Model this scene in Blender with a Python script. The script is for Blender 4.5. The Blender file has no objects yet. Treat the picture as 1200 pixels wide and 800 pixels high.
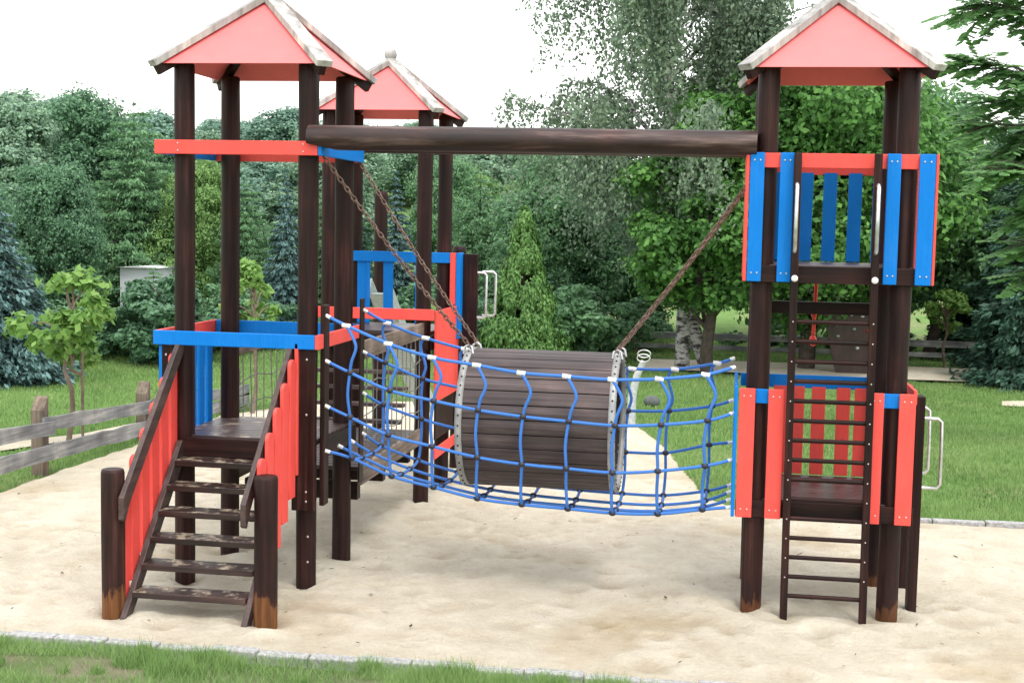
import bpy, bmesh, math, random
import numpy as np
from mathutils import Vector, Matrix
R = math.radians
scene = bpy.context.scene
col = scene.collection
rnd = random.Random(11)

# ------------------------------------------------------------------ camera
PITCH, YAW, ROLL = .0868279, .1601186, .0200378
CAM = Vector((2.59125, -8.101640, 2.3))
fwd = Vector((-math.sin(YAW)*math.cos(PITCH), math.cos(YAW)*math.cos(PITCH), -math.sin(PITCH)))
rt = Vector((math.cos(YAW), math.sin(YAW), 0))
up = rt.cross(fwd)
rt2 = rt*math.cos(ROLL)+up*math.sin(ROLL)
up2 = up*math.cos(ROLL)-rt*math.sin(ROLL)
cd = bpy.data.cameras.new('camera')
cam = bpy.data.objects.new('camera', cd); col.objects.link(cam)
m = Matrix((rt2, up2, -fwd)).transposed().to_4x4(); m.translation = CAM
cam.matrix_world = m
cd.sensor_width = 36; cd.lens = 47.943; cd.clip_end = 500; cd.clip_start = .05
scene.camera = cam

def at(px, Y):
    "world x of photo column px (1200 wide, horizon height) on the plane y=Y"
    d = fwd*1598.09+rt*(px-600)
    return CAM.x+d.x*(Y-CAM.y)/d.y
def zat(py, Y):
    d = (Y-CAM.y)*1.01
    return CAM.z-(py-262)*d/1598.0

# ------------------------------------------------------------------ object helpers
def tag(o, label=None, cat=None, group=None, kind=None):
    if label: o['label'] = label
    if cat: o['category'] = cat
    if group: o['group'] = group
    if kind: o['kind'] = kind
    return o
def thing(name, label, cat, loc=(0, 0, 0), group=None):
    o = bpy.data.objects.new(name, None); col.objects.link(o); o.location = loc
    o.empty_display_size = .2
    return tag(o, label, cat, group)

class MB:
    def __init__(s): s.v = []; s.f = []; s.sm = []
    def add(s, vs, fs, smooth=False):
        b = len(s.v); s.v += [tuple(v) for v in vs]
        s.f += [tuple(b+i for i in f) for f in fs]; s.sm += [smooth]*len(fs)
    def box(s, x0, x1, y0, y1, z0, z1):
        vs = [(x, y, z) for z in (z0, z1) for y in (y0, y1) for x in (x0, x1)]
        s.add(vs, [(0, 2, 3, 1), (4, 5, 7, 6), (0, 1, 5, 4), (2, 6, 7, 3), (0, 4, 6, 2), (1, 3, 7, 5)])
    def plank(s, a, b, w, t, updir=(0, 0, 1)):
        "board from a to b, width w along the up direction, thickness t across"
        a = Vector(a); b = Vector(b); d = (b-a).normalized(); u = Vector(updir)
        u = (u-d*u.dot(d)).normalized(); n = d.cross(u)
        vs = [p+u*i*w/2+n*j*t/2 for p in (a, b) for i in (-1, 1) for j in (-1, 1)]
        s.add(vs, [(0, 1, 3, 2), (4, 6, 7, 5), (0, 4, 5, 1), (2, 3, 7, 6), (0, 2, 6, 4), (1, 5, 7, 3)])
    def extrude(s, poly, axis, c0, c1, smooth=False):
        "polygon of 2-D points extruded along an axis between c0 and c1"
        def P(q, c):
            return {'x': (c, q[0], q[1]), 'y': (q[0], c, q[1]), 'z': (q[0], q[1], c)}[axis]
        n = len(poly); vs = [P(q, c0) for q in poly]+[P(q, c1) for q in poly]
        s.add(vs, [tuple(range(n))[::-1], tuple(range(n, 2*n))]+[(i, (i+1) % n, n+(i+1) % n, n+i) for i in range(n)])
    def tube(s, pts, r, n=8, cap=True):
        pts = [Vector(p) for p in pts]; N = len(pts)
        rs = r if isinstance(r, (list, tuple)) else [r]*N
        t0 = (pts[1]-pts[0]).normalized()
        u = t0.orthogonal().normalized(); vs = []
        for i, p in enumerate(pts):
            t = (pts[min(i+1, N-1)]-pts[max(i-1, 0)]).normalized()
            u = (u-t*u.dot(t)).normalized(); w = t.cross(u)
            vs += [p+(u*math.cos(2*math.pi*k/n)+w*math.sin(2*math.pi*k/n))*rs[i] for k in range(n)]
        fs = [(i*n+k, i*n+(k+1) % n, (i+1)*n+(k+1) % n, (i+1)*n+k) for i in range(N-1) for k in range(n)]
        s.add(vs, fs, True)
        if cap:
            s.add(vs[:n], [tuple(range(n))[::-1]]); s.add(vs[-n:], [tuple(range(n))])
    def ball(s, c, r, sc=(1, 1, 1), n=8, m_=5):
        vs = [(c[0], c[1], c[2]-r*sc[2])]; fs = []
        for j in range(1, m_):
            a = -math.pi/2+math.pi*j/m_
            for k in range(n):
                q = 2*math.pi*k/n
                vs.append((c[0]+r*sc[0]*math.cos(a)*math.cos(q), c[1]+r*sc[1]*math.cos(a)*math.sin(q), c[2]+r*sc[2]*math.sin(a)))
        vs.append((c[0], c[1], c[2]+r*sc[2])); T = len(vs)-1
        for k in range(n):
            fs.append((0, 1+(k+1) % n, 1+k)); fs.append((T, T-n+k, T-n+(k+1) % n))
        for j in range(m_-2):
            for k in range(n):
                a = 1+j*n; fs.append((a+k, a+(k+1) % n, a+n+(k+1) % n, a+n+k))
        s.add(vs, fs, True)
    def log(s, x, y, z0, z1, r, seed=0, n=20, axis='z', dome=.012):
        "turned log with slightly uneven girth"
        q = random.Random(seed); K = max(4, int((z1-z0)/.18)); ph = [q.uniform(0, 6.3) for _ in range(4)]
        prof = [(z0, 1.0)]+[(z0+(z1-z0)*k/K, 1) for k in range(1, K)]+[(z1-dome, 1), (z1-.003, .93), (z1, .8)]
        vs = []
        for z, s_ in prof:
            for k in range(n):
                a = 2*math.pi*k/n
                rr = r*s_*(1+.018*math.sin(z*3.1+ph[0]+a)+.012*math.sin(z*7+ph[1]+2*a)+.01*math.sin(3*a+ph[2]))
                p = (rr*math.cos(a), rr*math.sin(a))
                if axis == 'z': vs.append((x+p[0], y+p[1], z))
                else: vs.append((z, x+p[0], y+p[1]))
        M = len(prof)
        fs = [(i*n+k, i*n+(k+1) % n, (i+1)*n+(k+1) % n, (i+1)*n+k) for i in range(M-1) for k in range(n)]
        s.add(vs, fs, True)
        s.add(vs[:n], [tuple(range(n))[::-1]]); s.add(vs[-n:], [tuple(range(n))])
    def build(s, name, mat, parent=None, off=(0, 0, 0), bevel=0, kind=None):
        me = bpy.data.meshes.new(name)
        ox, oy, oz = off
        me.from_pydata([(x-ox, y-oy, z-oz) for x, y, z in s.v], [], s.f)
        me.polygons.foreach_set('use_smooth', s.sm)
        me.materials.append(mat); me.update()
        o = bpy.data.objects.new(name, me); col.objects.link(o)
        if parent is not None: o.parent = parent
        if parent is None: o.location = off
        if bevel:
            b = o.modifiers.new('bevel', 'BEVEL'); b.width = bevel; b.segments = 2; b.limit_method = 'ANGLE'; b.angle_limit = R(40)
        if kind: o['kind'] = kind
        return o

# ------------------------------------------------------------------ materials
def newmat(name):
    m_ = bpy.data.materials.new(name); m_.use_nodes = True
    nt = m_.node_tree
    return m_, nt, nt.nodes['Principled BSDF']
def node(nt, t, **kw):
    n = nt.nodes.new(t)
    for k, v in kw.items():
        if k in n.inputs: n.inputs[k].default_value = v
        else: setattr(n, k, v)
    return n
def ramp(nt, stops):
    r_ = nt.nodes.new('ShaderNodeValToRGB'); e = r_.color_ramp.elements
    while len(e) < len(stops): e.new(.5)
    for el, (p, c) in zip(e, stops): el.position = p; el.color = (*c, 1)
    return r_
def wood(name, dark, mid, light, axis, rough=.42, wear=None, bump=.25, fine=26, spec=.5, coat=0):
    m_, nt, b = newmat(name); L = nt.links
    tc = node(nt, 'ShaderNodeTexCoord')
    sc = {'x': (1.3, fine, fine), 'y': (fine, 1.3, fine), 'z': (fine, fine, 1.3)}[axis]
    mp = node(nt, 'ShaderNodeMapping'); mp.inputs['Scale'].default_value = sc
    L.new(tc.outputs['Object'], mp.inputs['Vector'])
    n1 = node(nt, 'ShaderNodeTexNoise', Scale=1.0, Detail=6.0, Roughness=.65)
    L.new(mp.outputs[0], n1.inputs['Vector'])
    r_ = ramp(nt, [(.3, dark), (.52, mid), (.75, light)])
    L.new(n1.outputs[0], r_.inputs[0])
    n2 = node(nt, 'ShaderNodeTexNoise', Scale=3.5, Detail=4.0)
    L.new(tc.outputs['Object'], n2.inputs['Vector'])
    mx = node(nt, 'ShaderNodeMix', data_type='RGBA', blend_type='MULTIPLY'); mx.inputs[0].default_value = .8
    r2 = ramp(nt, [(.3, (.5, .5, .55)), (.55, (1, 1, 1)), (.72, (1.7, 1.6, 1.55))])
    L.new(n2.outputs[0], r2.inputs[0]); L.new(r_.outputs[0], mx.inputs[6]); L.new(r2.outputs[0], mx.inputs[7])
    out = mx.outputs[2]
    if wear:   # (colour, z below which it wears, noise threshold)
        sx = node(nt, 'ShaderNodeSeparateXYZ'); L.new(tc.outputs['Object'], sx.inputs[0])
        ma = node(nt, 'ShaderNodeMath', operation='MULTIPLY_ADD'); ma.inputs[1].default_value = -2.6; ma.inputs[2].default_value = wear[1]*2.6
        L.new(sx.outputs['Z'], ma.inputs[0])
        mp3 = node(nt, 'ShaderNodeMapping'); mp3.inputs['Scale'].default_value = (1, 1, .28); L.new(tc.outputs['Object'], mp3.inputs[0])
        n3 = node(nt, 'ShaderNodeTexNoise', Scale=16.0, Detail=6.0, Roughness=.6)
        L.new(mp3.outputs[0], n3.inputs['Vector'])
        sm = node(nt, 'ShaderNodeMath', operation='ADD'); L.new(ma.outputs[0], sm.inputs[0]); L.new(n3.outputs[0], sm.inputs[1])
        mu = ramp(nt, [(wear[2]-.02, (0, 0, 0)), (wear[2]+.05, (1, 1, 1))]); L.new(sm.outputs[0], mu.inputs[0])
        rw = ramp(nt, [(.35, tuple(c*.35 for c in wear[0])), (.6, wear[0])]); L.new(n1.outputs[0], rw.inputs[0])
        m2 = node(nt, 'ShaderNodeMix', data_type='RGBA'); L.new(mu.outputs[0], m2.inputs[0]); L.new(out, m2.inputs[6])
        L.new(rw.outputs[0], m2.inputs[7]); out = m2.outputs[2]
    L.new(out, b.inputs['Base Color'])
    bp = node(nt, 'ShaderNodeBump', Strength=bump, Distance=.006)
    L.new(n1.outputs[0], bp.inputs['Height']); L.new(bp.outputs[0], b.inputs['Normal'])
    rr = node(nt, 'ShaderNodeMapRange'); rr.inputs[3].default_value = rough-.1; rr.inputs[4].default_value = rough+.25
    L.new(n2.outputs[0], rr.inputs[0]); L.new(rr.outputs[0], b.inputs['Roughness'])
    b.inputs['Specular IOR Level'].default_value = spec
    if coat: b.inputs['Coat Weight'].default_value = coat; b.inputs['Coat Roughness'].default_value = .35
    return m_
D0, D1, D2 = (.005, .002, .002), (.021, .0066, .0056), (.056, .021, .018)
DW = {a: wood('stained_wood_'+a, D0, D1, D2, a, fine=f, spec=.22, rough=.48) for a, f in (('x', 26), ('y', 26), ('z', 30))}
DWW = wood('worn_post_wood', D0, D1, D2, 'z', wear=((.12, .045, .018), .14, .68), spec=.24, rough=.48, bump=.4)
DWT = wood('stair_post_wood', (.009, .0035, .003), (.024, .0085, .007), (.062, .025, .021), 'z', wear=((.19, .075, .026), .155, .50), spec=.24, rough=.48, bump=.4)
BEAMW = wood('beam_wood', (.012, .006, .0055), (.034, .015, .0135), (.16, .105, .095), 'x', rough=.42, fine=18, spec=.4)
BARW = wood('barrel_wood', (.03, .02, .021), (.062, .043, .043), (.135, .10, .10), 'x', rough=.45, fine=30, bump=.4)
TREAD = wood('tread_wood', D0, (.03, .015, .013), (.07, .04, .034), 'x', rough=.4)
DECKW = wood('deck_wood', (.03, .016, .014), (.055, .032, .03), (.11, .075, .07), 'x', rough=.3, spec=.7)
HAND = wood('handrail_wood', (.03, .017, .015), (.06, .036, .033), (.1, .066, .06), 'y', rough=.45)
GREYW = wood('weathered_plank', (.09, .065, .05), (.2, .155, .125), (.31, .26, .22), 'y', rough=.8, bump=.5, spec=.2)
GREYX = wood('weathered_fence', (.15, .15, .155), (.27, .275, .28), (.4, .4, .4), 'x', rough=.85, bump=.5, spec=.2)
GREYY = wood('weathered_fence_y', (.13, .13, .135), (.235, .24, .245), (.36, .36, .36), 'y', rough=.85, bump=.5, spec=.2)
BROWNP = wood('brown_fence_post', (.11, .085, .065), (.21, .165, .13), (.32, .27, .22), 'z', rough=.85, bump=.5, spec=.2)
HIPW = wood('hip_board_wood', (.2, .19, .175), (.42, .41, .385), (.62, .61, .59), 'z', rough=.7, bump=.3, fine=14, spec=.3)

def sandy(m_, amount):
    nt = m_.node_tree; L = nt.links; b = nt.nodes['Principled BSDF']; src = b.inputs['Base Color'].links[0].from_socket
    tc = node(nt, 'ShaderNodeTexCoord'); n = node(nt, 'ShaderNodeTexNoise', Scale=9.0, Detail=9.0, Roughness=.75); L.new(tc.outputs['Object'], n.inputs['Vector'])
    r_ = ramp(nt, [(amount, (0, 0, 0)), (amount+.1, (1, 1, 1))]); L.new(n.outputs[0], r_.inputs[0])
    ge = node(nt, 'ShaderNodeNewGeometry'); sx = node(nt, 'ShaderNodeSeparateXYZ'); L.new(ge.outputs['Normal'], sx.inputs[0])
    r2 = ramp(nt, [(.7, (0, 0, 0)), (.95, (1, 1, 1))]); L.new(sx.outputs['Z'], r2.inputs[0])
    mu = node(nt, 'ShaderNodeMath', operation='MULTIPLY'); L.new(r_.outputs[0], mu.inputs[0]); L.new(r2.outputs[0], mu.inputs[1])
    mx = node(nt, 'ShaderNodeMix', data_type='RGBA'); L.new(mu.outputs[0], mx.inputs[0]); L.new(src, mx.inputs[6]); mx.inputs[7].default_value = (.36, .30, .225, 1)
    L.new(mx.outputs[2], b.inputs['Base Color'])
sandy(TREAD, .50)
DECKA = wood('sandy_deck_wood', (.03, .016, .014), (.055, .032, .03), (.11, .075, .07), 'x', rough=.3, spec=.7); sandy(DECKA, .55)
def paint(name, c, var=.1, rough=.45, dirt=.35, spec=.3, sc=(20, 20, 2.2)):
    m_, nt, b = newmat(name); L = nt.links
    tc = node(nt, 'ShaderNodeTexCoord')
    n1 = node(nt, 'ShaderNodeTexNoise', Scale=2.5, Detail=6.0, Roughness=.7); L.new(tc.outputs['Object'], n1.inputs['Vector'])
    mpp = node(nt, 'ShaderNodeMapping'); mpp.inputs['Scale'].default_value = sc; L.new(tc.outputs['Object'], mpp.inputs[0])
    n2 = node(nt, 'ShaderNodeTexNoise', Scale=3.0, Detail=8.0, Roughness=.75); L.new(mpp.outputs[0], n2.inputs['Vector'])
    mm = node(nt, 'ShaderNodeMix', data_type='FLOAT'); mm.inputs[0].default_value = .55; L.new(n1.outputs[0], mm.inputs[2]); L.new(n2.outputs[0], mm.inputs[3])
    r_ = ramp(nt, [(.3, tuple(x*(1-var*1.6) for x in c)), (.5, c), (.7, tuple(min(1, x*(1+var)+.012) for x in c))])
    L.new(mm.outputs[0], r_.inputs[0])
    # knocks where the wood shows through, and grime blown up from the sand
    n3 = node(nt, 'ShaderNodeTexNoise', Scale=11.0, Detail=10.0, Roughness=.8); L.new(tc.outputs['Object'], n3.inputs['Vector'])
    r3 = ramp(nt, [(.69, (0, 0, 0)), (.72, (1, 1, 1))]); L.new(n3.outputs[0], r3.inputs[0])
    m3 = node(nt, 'ShaderNodeMix', data_type='RGBA'); L.new(r3.outputs[0], m3.inputs[0]); L.new(r_.outputs[0], m3.inputs[6]); m3.inputs[7].default_value = (c[0]*.4+.03, c[1]*.4+.025, c[2]*.4+.02, 1)
    r2 = ramp(nt, [(.52, (0, 0, 0)), (.8, (dirt, dirt, dirt))]); L.new(n1.outputs[0], r2.inputs[0])
    mx = node(nt, 'ShaderNodeMix', data_type='RGBA'); L.new(r2.outputs[0], mx.inputs[0]); L.new(m3.outputs[2], mx.inputs[6])
    mx.inputs[7].default_value = (c[0]*.7+.08, c[1]*.7+.07, c[2]*.7+.06, 1)
    L.new(mx.outputs[2], b.inputs['Base Color'])
    mr = node(nt, 'ShaderNodeMapRange'); mr.inputs[3].default_value = rough-.05; mr.inputs[4].default_value = rough+.3
    L.new(n2.outputs[0], mr.inputs[0]); L.new(mr.outputs[0], b.inputs['Roughness']); b.inputs['Specular IOR Level'].default_value = spec
    bp = node(nt, 'ShaderNodeBump', Strength=.3, Distance=.003); L.new(n2.outputs[0], bp.inputs['Height']); L.new(bp.outputs[0], b.inputs['Normal'])
    return m_
RED = paint('red_paint', (.79, .083, .068), dirt=.3)
ROOFLIT = paint('roof_red_skylit', (.84, .175, .175), rough=.5, dirt=.25, var=.05, sc=(3, 3, 3))  # same red as the rails, paled to paint in bright skylight on the slopes
BLUE = paint('blue_paint', (.0, .175, .6), dirt=.1, spec=.2)
def plain(name, c, rough=.5, metal=0, var=.2, scale=30):
    m_, nt, b = newmat(name); L = nt.links
    tc = node(nt, 'ShaderNodeTexCoord'); n1 = node(nt, 'ShaderNodeTexNoise', Scale=float(scale), Detail=4.0); L.new(tc.outputs['Object'], n1.inputs['Vector'])
    r_ = ramp(nt, [(.3, tuple(x*(1-var) for x in c)), (.7, tuple(min(1, x*(1+var)) for x in c))]); L.new(n1.outputs[0], r_.inputs[0])
    L.new(r_.outputs[0], b.inputs['Base Color']); b.inputs['Roughness'].default_value = rough; b.inputs['Metallic'].default_value = metal
    return m_
GALV = plain('galvanised_steel', (.62, .63, .64), .38, .85)
BAND = plain('galvanised_band', (.36, .365, .36), .6, .4, .35, 9)
CHAINM = plain('rusty_chain', (.2, .13, .105), .6, .5, .4)
KNOT = plain('dark_rope_clamp', (.018, .018, .028), .5)
WCLIP = plain('white_clip', (.75, .75, .75), .4)
SCREW = plain('screw_head', (.55, .5, .48), .4, .6)
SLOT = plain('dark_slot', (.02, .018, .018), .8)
GREYROPE = plain('grey_rope', (.16, .16, .15), .8)
STONE = plain('granite_kerb_stone', (.33, .33, .33), .85, 0, .4, 45)
def ropemat():
    m_, nt, b = newmat('blue_rope'); L = nt.links
    tc = node(nt, 'ShaderNodeTexCoord')
    w = node(nt, 'ShaderNodeTexWave', Scale=70.0, Distortion=1.5, bands_direction='DIAGONAL'); L.new(tc.outputs['Object'], w.inputs['Vector'])
    r_ = ramp(nt, [(.1, (.025, .11, .42)), (.7, (.055, .235, .72))]); L.new(w.outputs[1], r_.inputs[0])
    L.new(r_.outputs[0], b.inputs['Base Color']); b.inputs['Roughness'].default_value = .65
    bp = node(nt, 'ShaderNodeBump', Strength=.5, Distance=.003); L.new(w.outputs[1], bp.inputs['Height']); L.new(bp.outputs[0], b.inputs['Normal'])
    return m_
ROPE = ropemat()
def groundmat(name, stops, s1, s2, bump=.6, bdist=.02, rough=.95, mixc=None, pt=(.5, .62)):
    m_, nt, b = newmat(name); L = nt.links
    tc = node(nt, 'ShaderNodeTexCoord')
    a = node(nt, 'ShaderNodeTexNoise', Scale=s1, Detail=8.0, Roughness=.65); L.new(tc.outputs['Object'], a.inputs['Vector'])
    f = node(nt, 'ShaderNodeTexNoise', Scale=s2, Detail=6.0, Roughness=.8); L.new(tc.outputs['Object'], f.inputs['Vector'])
    mm = node(nt, 'ShaderNodeMix', data_type='FLOAT'); mm.inputs[0].default_value = .5
    L.new(a.outputs[0], mm.inputs[2]); L.new(f.outputs[0], mm.inputs[3])
    r_ = ramp(nt, stops); L.new(mm.outputs[0], r_.inputs[0]); out = r_.outputs[0]
    if mixc:
        p = node(nt, 'ShaderNodeTexNoise', Scale=.7, Detail=5.0, Roughness=.6); L.new(tc.outputs['Object'], p.inputs['Vector'])
        rp = ramp(nt, [(pt[0], (0, 0, 0)), (pt[1], (1, 1, 1))]); L.new(p.outputs[0], rp.inputs[0])
        mx = node(nt, 'ShaderNodeMix', data_type='RGBA'); L.new(rp.outputs[0], mx.inputs[0]); L.new(out, mx.inputs[6]); mx.inputs[7].default_value = (*mixc, 1)
        out = mx.outputs[2]
    if name == 'sand':  # low spots coloured darker: shade of dents and hollows painted in by height
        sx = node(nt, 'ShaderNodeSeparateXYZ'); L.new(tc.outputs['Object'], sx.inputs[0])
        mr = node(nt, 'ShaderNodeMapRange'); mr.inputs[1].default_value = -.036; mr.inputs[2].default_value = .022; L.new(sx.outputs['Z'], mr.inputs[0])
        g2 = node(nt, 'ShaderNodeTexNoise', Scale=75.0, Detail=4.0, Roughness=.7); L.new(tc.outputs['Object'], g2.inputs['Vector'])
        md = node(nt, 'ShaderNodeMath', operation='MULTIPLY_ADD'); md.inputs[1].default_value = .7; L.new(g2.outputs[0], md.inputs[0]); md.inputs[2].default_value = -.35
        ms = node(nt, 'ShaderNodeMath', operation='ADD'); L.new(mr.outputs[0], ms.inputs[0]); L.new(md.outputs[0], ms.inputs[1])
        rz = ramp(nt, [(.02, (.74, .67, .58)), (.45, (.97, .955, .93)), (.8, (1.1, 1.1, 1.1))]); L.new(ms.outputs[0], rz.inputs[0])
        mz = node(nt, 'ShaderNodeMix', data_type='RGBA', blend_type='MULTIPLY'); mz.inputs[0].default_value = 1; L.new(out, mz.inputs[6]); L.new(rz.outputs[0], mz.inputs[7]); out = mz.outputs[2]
    L.new(out, b.inputs['Base Color']); b.inputs['Roughness'].default_value = rough; b.inputs['Specular IOR Level'].default_value = .15
    bp = node(nt, 'ShaderNodeBump', Strength=bump, Distance=bdist); L.new(f.outputs[0], bp.inputs['Height']); L.new(bp.outputs[0], b.inputs['Normal'])
    return m_
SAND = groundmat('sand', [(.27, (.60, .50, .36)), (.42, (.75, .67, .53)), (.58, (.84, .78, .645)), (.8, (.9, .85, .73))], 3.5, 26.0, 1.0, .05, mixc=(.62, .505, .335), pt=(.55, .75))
LAWN = groundmat('lawn_soil', [(.3, (.09, .16, .05)), (.5, (.16, .28, .08)), (.72, (.26, .37, .14))], 1.6, 40.0, 1.0, .03, mixc=(.26, .3, .14))
VERGE = groundmat('verge_soil', [(.3, (.14, .12, .08)), (.55, (.3, .26, .19)), (.8, (.42, .37, .28))], 5.0, 60.0, 1.0, .02, mixc=(.12, .19, .06), pt=(.4, .55))
HILLM = groundmat('hill_wood', [(.3, (.012, .035, .015)), (.5, (.03, .075, .03)), (.75, (.07, .14, .05))], .9, 3.0, 1.0, .5)

def leafmat(name, dark, mid, light, transl=.3, rough=.5):
    m_, nt, b = newmat(name); L = nt.links
    at_ = node(nt, 'ShaderNodeAttribute', attribute_name='rnd')
    tc = node(nt, 'ShaderNodeTexCoord'); n1 = node(nt, 'ShaderNodeTexNoise', Scale=1.3, Detail=3.0); L.new(tc.outputs['Object'], n1.inputs['Vector'])
    mm = node(nt, 'ShaderNodeMix', data_type='FLOAT'); mm.inputs[0].default_value = .45
    L.new(at_.outputs['Fac'], mm.inputs[2]); L.new(n1.outputs[0], mm.inputs[3])
    r_ = ramp(nt, [(.15, dark), (.5, mid), (.9, light)]); L.new(mm.outputs[0], r_.inputs[0])
    L.new(r_.outputs[0], b.inputs['Base Color']); b.inputs['Roughness'].default_value = rough; b.inputs['Specular IOR Level'].default_value = .25
    tr = node(nt, 'ShaderNodeBsdfTranslucent'); L.new(r_.outputs[0], tr.inputs[0])
    ms = node(nt, 'ShaderNodeMixShader'); ms.inputs[0].default_value = transl
    L.new(b.outputs[0], ms.inputs[1]); L.new(tr.outputs[0], ms.inputs[2]); L.new(ms.outputs[0], nt.nodes['Material Output'].inputs[0])
    return m_
LM = {
 'mid': leafmat('leaf_mid', (0.088, 0.177, 0.103), (0.174, 0.337, 0.169), (0.301, 0.536, 0.259), .4),
 'dark': leafmat('leaf_dark', (0.069, 0.141, 0.091), (0.131, 0.268, 0.150), (0.229, 0.431, 0.228), .4),
 'far': leafmat('leaf_far_haze', (0.150, 0.239, 0.188), (0.230, 0.370, 0.251), (0.349, 0.530, 0.330), .35),  # paler and bluer leaves: distance haze put into the colour
 'far2': leafmat('leaf_far_haze_dark', (0.120, 0.217, 0.180), (0.186, 0.324, 0.245), (0.279, 0.459, 0.319), .35),  # darker far leaves, with the same haze mixed into their colour
 'maple': leafmat('leaf_maple', (0.041, 0.112, 0.030), (0.100, 0.247, 0.061), (0.221, 0.461, 0.112), .38),
 'light': leafmat('leaf_light', (0.122, 0.221, 0.077), (0.213, 0.375, 0.123), (0.322, 0.502, 0.187), .4),
 'young': leafmat('leaf_young', (.10, .22, .05), (.2, .37, .09), (.34, .52, .17), .4),
 'birch': leafmat('leaf_birch', (0.122, 0.176, 0.131), (0.203, 0.288, 0.194), (0.332, 0.431, 0.296), .35),
 'spray': leafmat('leaf_spray', (0.115, 0.241, 0.103), (0.218, 0.414, 0.172), (0.345, 0.575, 0.253), .55),
 'thuja': leafmat('leaf_thuja', (0.039, 0.104, 0.025), (0.095, 0.209, 0.055), (0.178, 0.332, 0.089), .2),
 'spruce': leafmat('needle_dark', (0.027, 0.065, 0.050), (0.056, 0.124, 0.087), (0.098, 0.201, 0.133), .1),
 'blue': leafmat('needle_blue', (0.055, 0.110, 0.110), (0.105, 0.198, 0.193), (0.176, 0.308, 0.297), .1),
 'grass': leafmat('grass_blade', (.10, .19, .06), (.235, .385, .125), (.42, .55, .23), .35),
}
BARK = plain('bark', (.07, .055, .045), .9, 0, .4, 14)
BARKL = plain('light_bark', (.2, .15, .115), .9, 0, .3, 14)
def birchbark():
    m_, nt, b = newmat('birch_bark'); L = nt.links
    tc = node(nt, 'ShaderNodeTexCoord'); mp = node(nt, 'ShaderNodeMapping'); mp.inputs['Scale'].default_value = (3, 3, 9); L.new(tc.outputs['Object'], mp.inputs[0])
    n1 = node(nt, 'ShaderNodeTexNoise', Scale=1.6, Detail=5.0, Roughness=.7); L.new(mp.outputs[0], n1.inputs['Vector'])
    r_ = ramp(nt, [(.44, (.03, .028, .025)), (.54, (.42, .42, .4)), (.8, (.62, .62, .6))]); L.new(n1.outputs[0], r_.inputs[0])
    L.new(r_.outputs[0], b.inputs['Base Color']); b.inputs['Roughness'].default_value = .8
    return m_
BIRCHB = birchbark()

# ------------------------------------------------------------------ terrain
def hsh(x, y):
    return (np.sin(x*1.7+y*.9)+np.sin(x*.6-y*1.3+1.3)+np.sin(x*2.9+y*2.3+.5)*.5)/2.5
def terr(x, y):
    t = np.clip((y-17)/28, 0, 1); t = t*t*(3-2*t)
    left = np.clip((-x-1)/12, 0, 1)
    k = np.clip((y-11.5)/8, 0, 1)
    return t*2.6+left*k*k*(3-2*k)*1.0-.035-.06*np.exp(-(np.maximum(0, np.abs(x-2)-3.5)**2+np.maximum(0, np.abs(y-1)-1.2)**2)/.25)
def sheet(name, xs, ys, zf, mat, keep=None, kind='structure', loc=(0, 0, 0)):
    X, Y = np.meshgrid(xs, ys); Z = zf(X, Y)
    nx, ny = len(xs), len(ys)
    v = np.stack([X, Y, Z], -1).reshape(-1, 3)
    i = np.arange(ny-1)[:, None]*nx+np.arange(nx-1)[None]
    f = np.stack([i, i+1, i+nx+1, i+nx], -1).reshape(-1, 4)
    if keep is not None:
        c = v[f].mean(1); f = f[keep(c[:, 0], c[:, 1])]
        u, inv = np.unique(f, return_inverse=True); v = v[u]; f = inv.reshape(-1, 4)
    me = bpy.data.meshes.new(name); me.vertices.add(len(v)); me.vertices.foreach_set('co', v.ravel())
    me.loops.add(f.size); me.loops.foreach_set('vertex_index', f.ravel())
    me.polygons.add(len(f)); me.polygons.foreach_set('loop_start', np.arange(len(f))*4)
    me.polygons.foreach_set('use_smooth', np.ones(len(f), bool))
    me.materials.append(mat); me.update(calc_edges=True)
    o = bpy.data.objects.new(name, me); col.objects.link(o); o.location = loc
    if kind: o['kind'] = kind
    return o
def axis_pts(a, b, c, d, n1, n2):
    return np.concatenate([np.linspace(a, b, n1)[:-1], np.linspace(b, c, n2)[:-1], np.linspace(c, d, n1)])
sheet('ground', axis_pts(-250, -30, 30, 250, 14, 80), axis_pts(-60, -10, 60, 320, 12, 100), terr, LAWN)
# hill behind
def hillz(x, y):
    t = np.clip((y-52)/60, 0, 1); return -1+t*8+np.sin(x*.05+1)*1.0*t+t*hsh(x*.25, y*.25)*1.2
sheet('wooded_hill', np.linspace(-160, 160, 90), np.linspace(50, 118, 30), hillz, HILLM)

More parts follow.
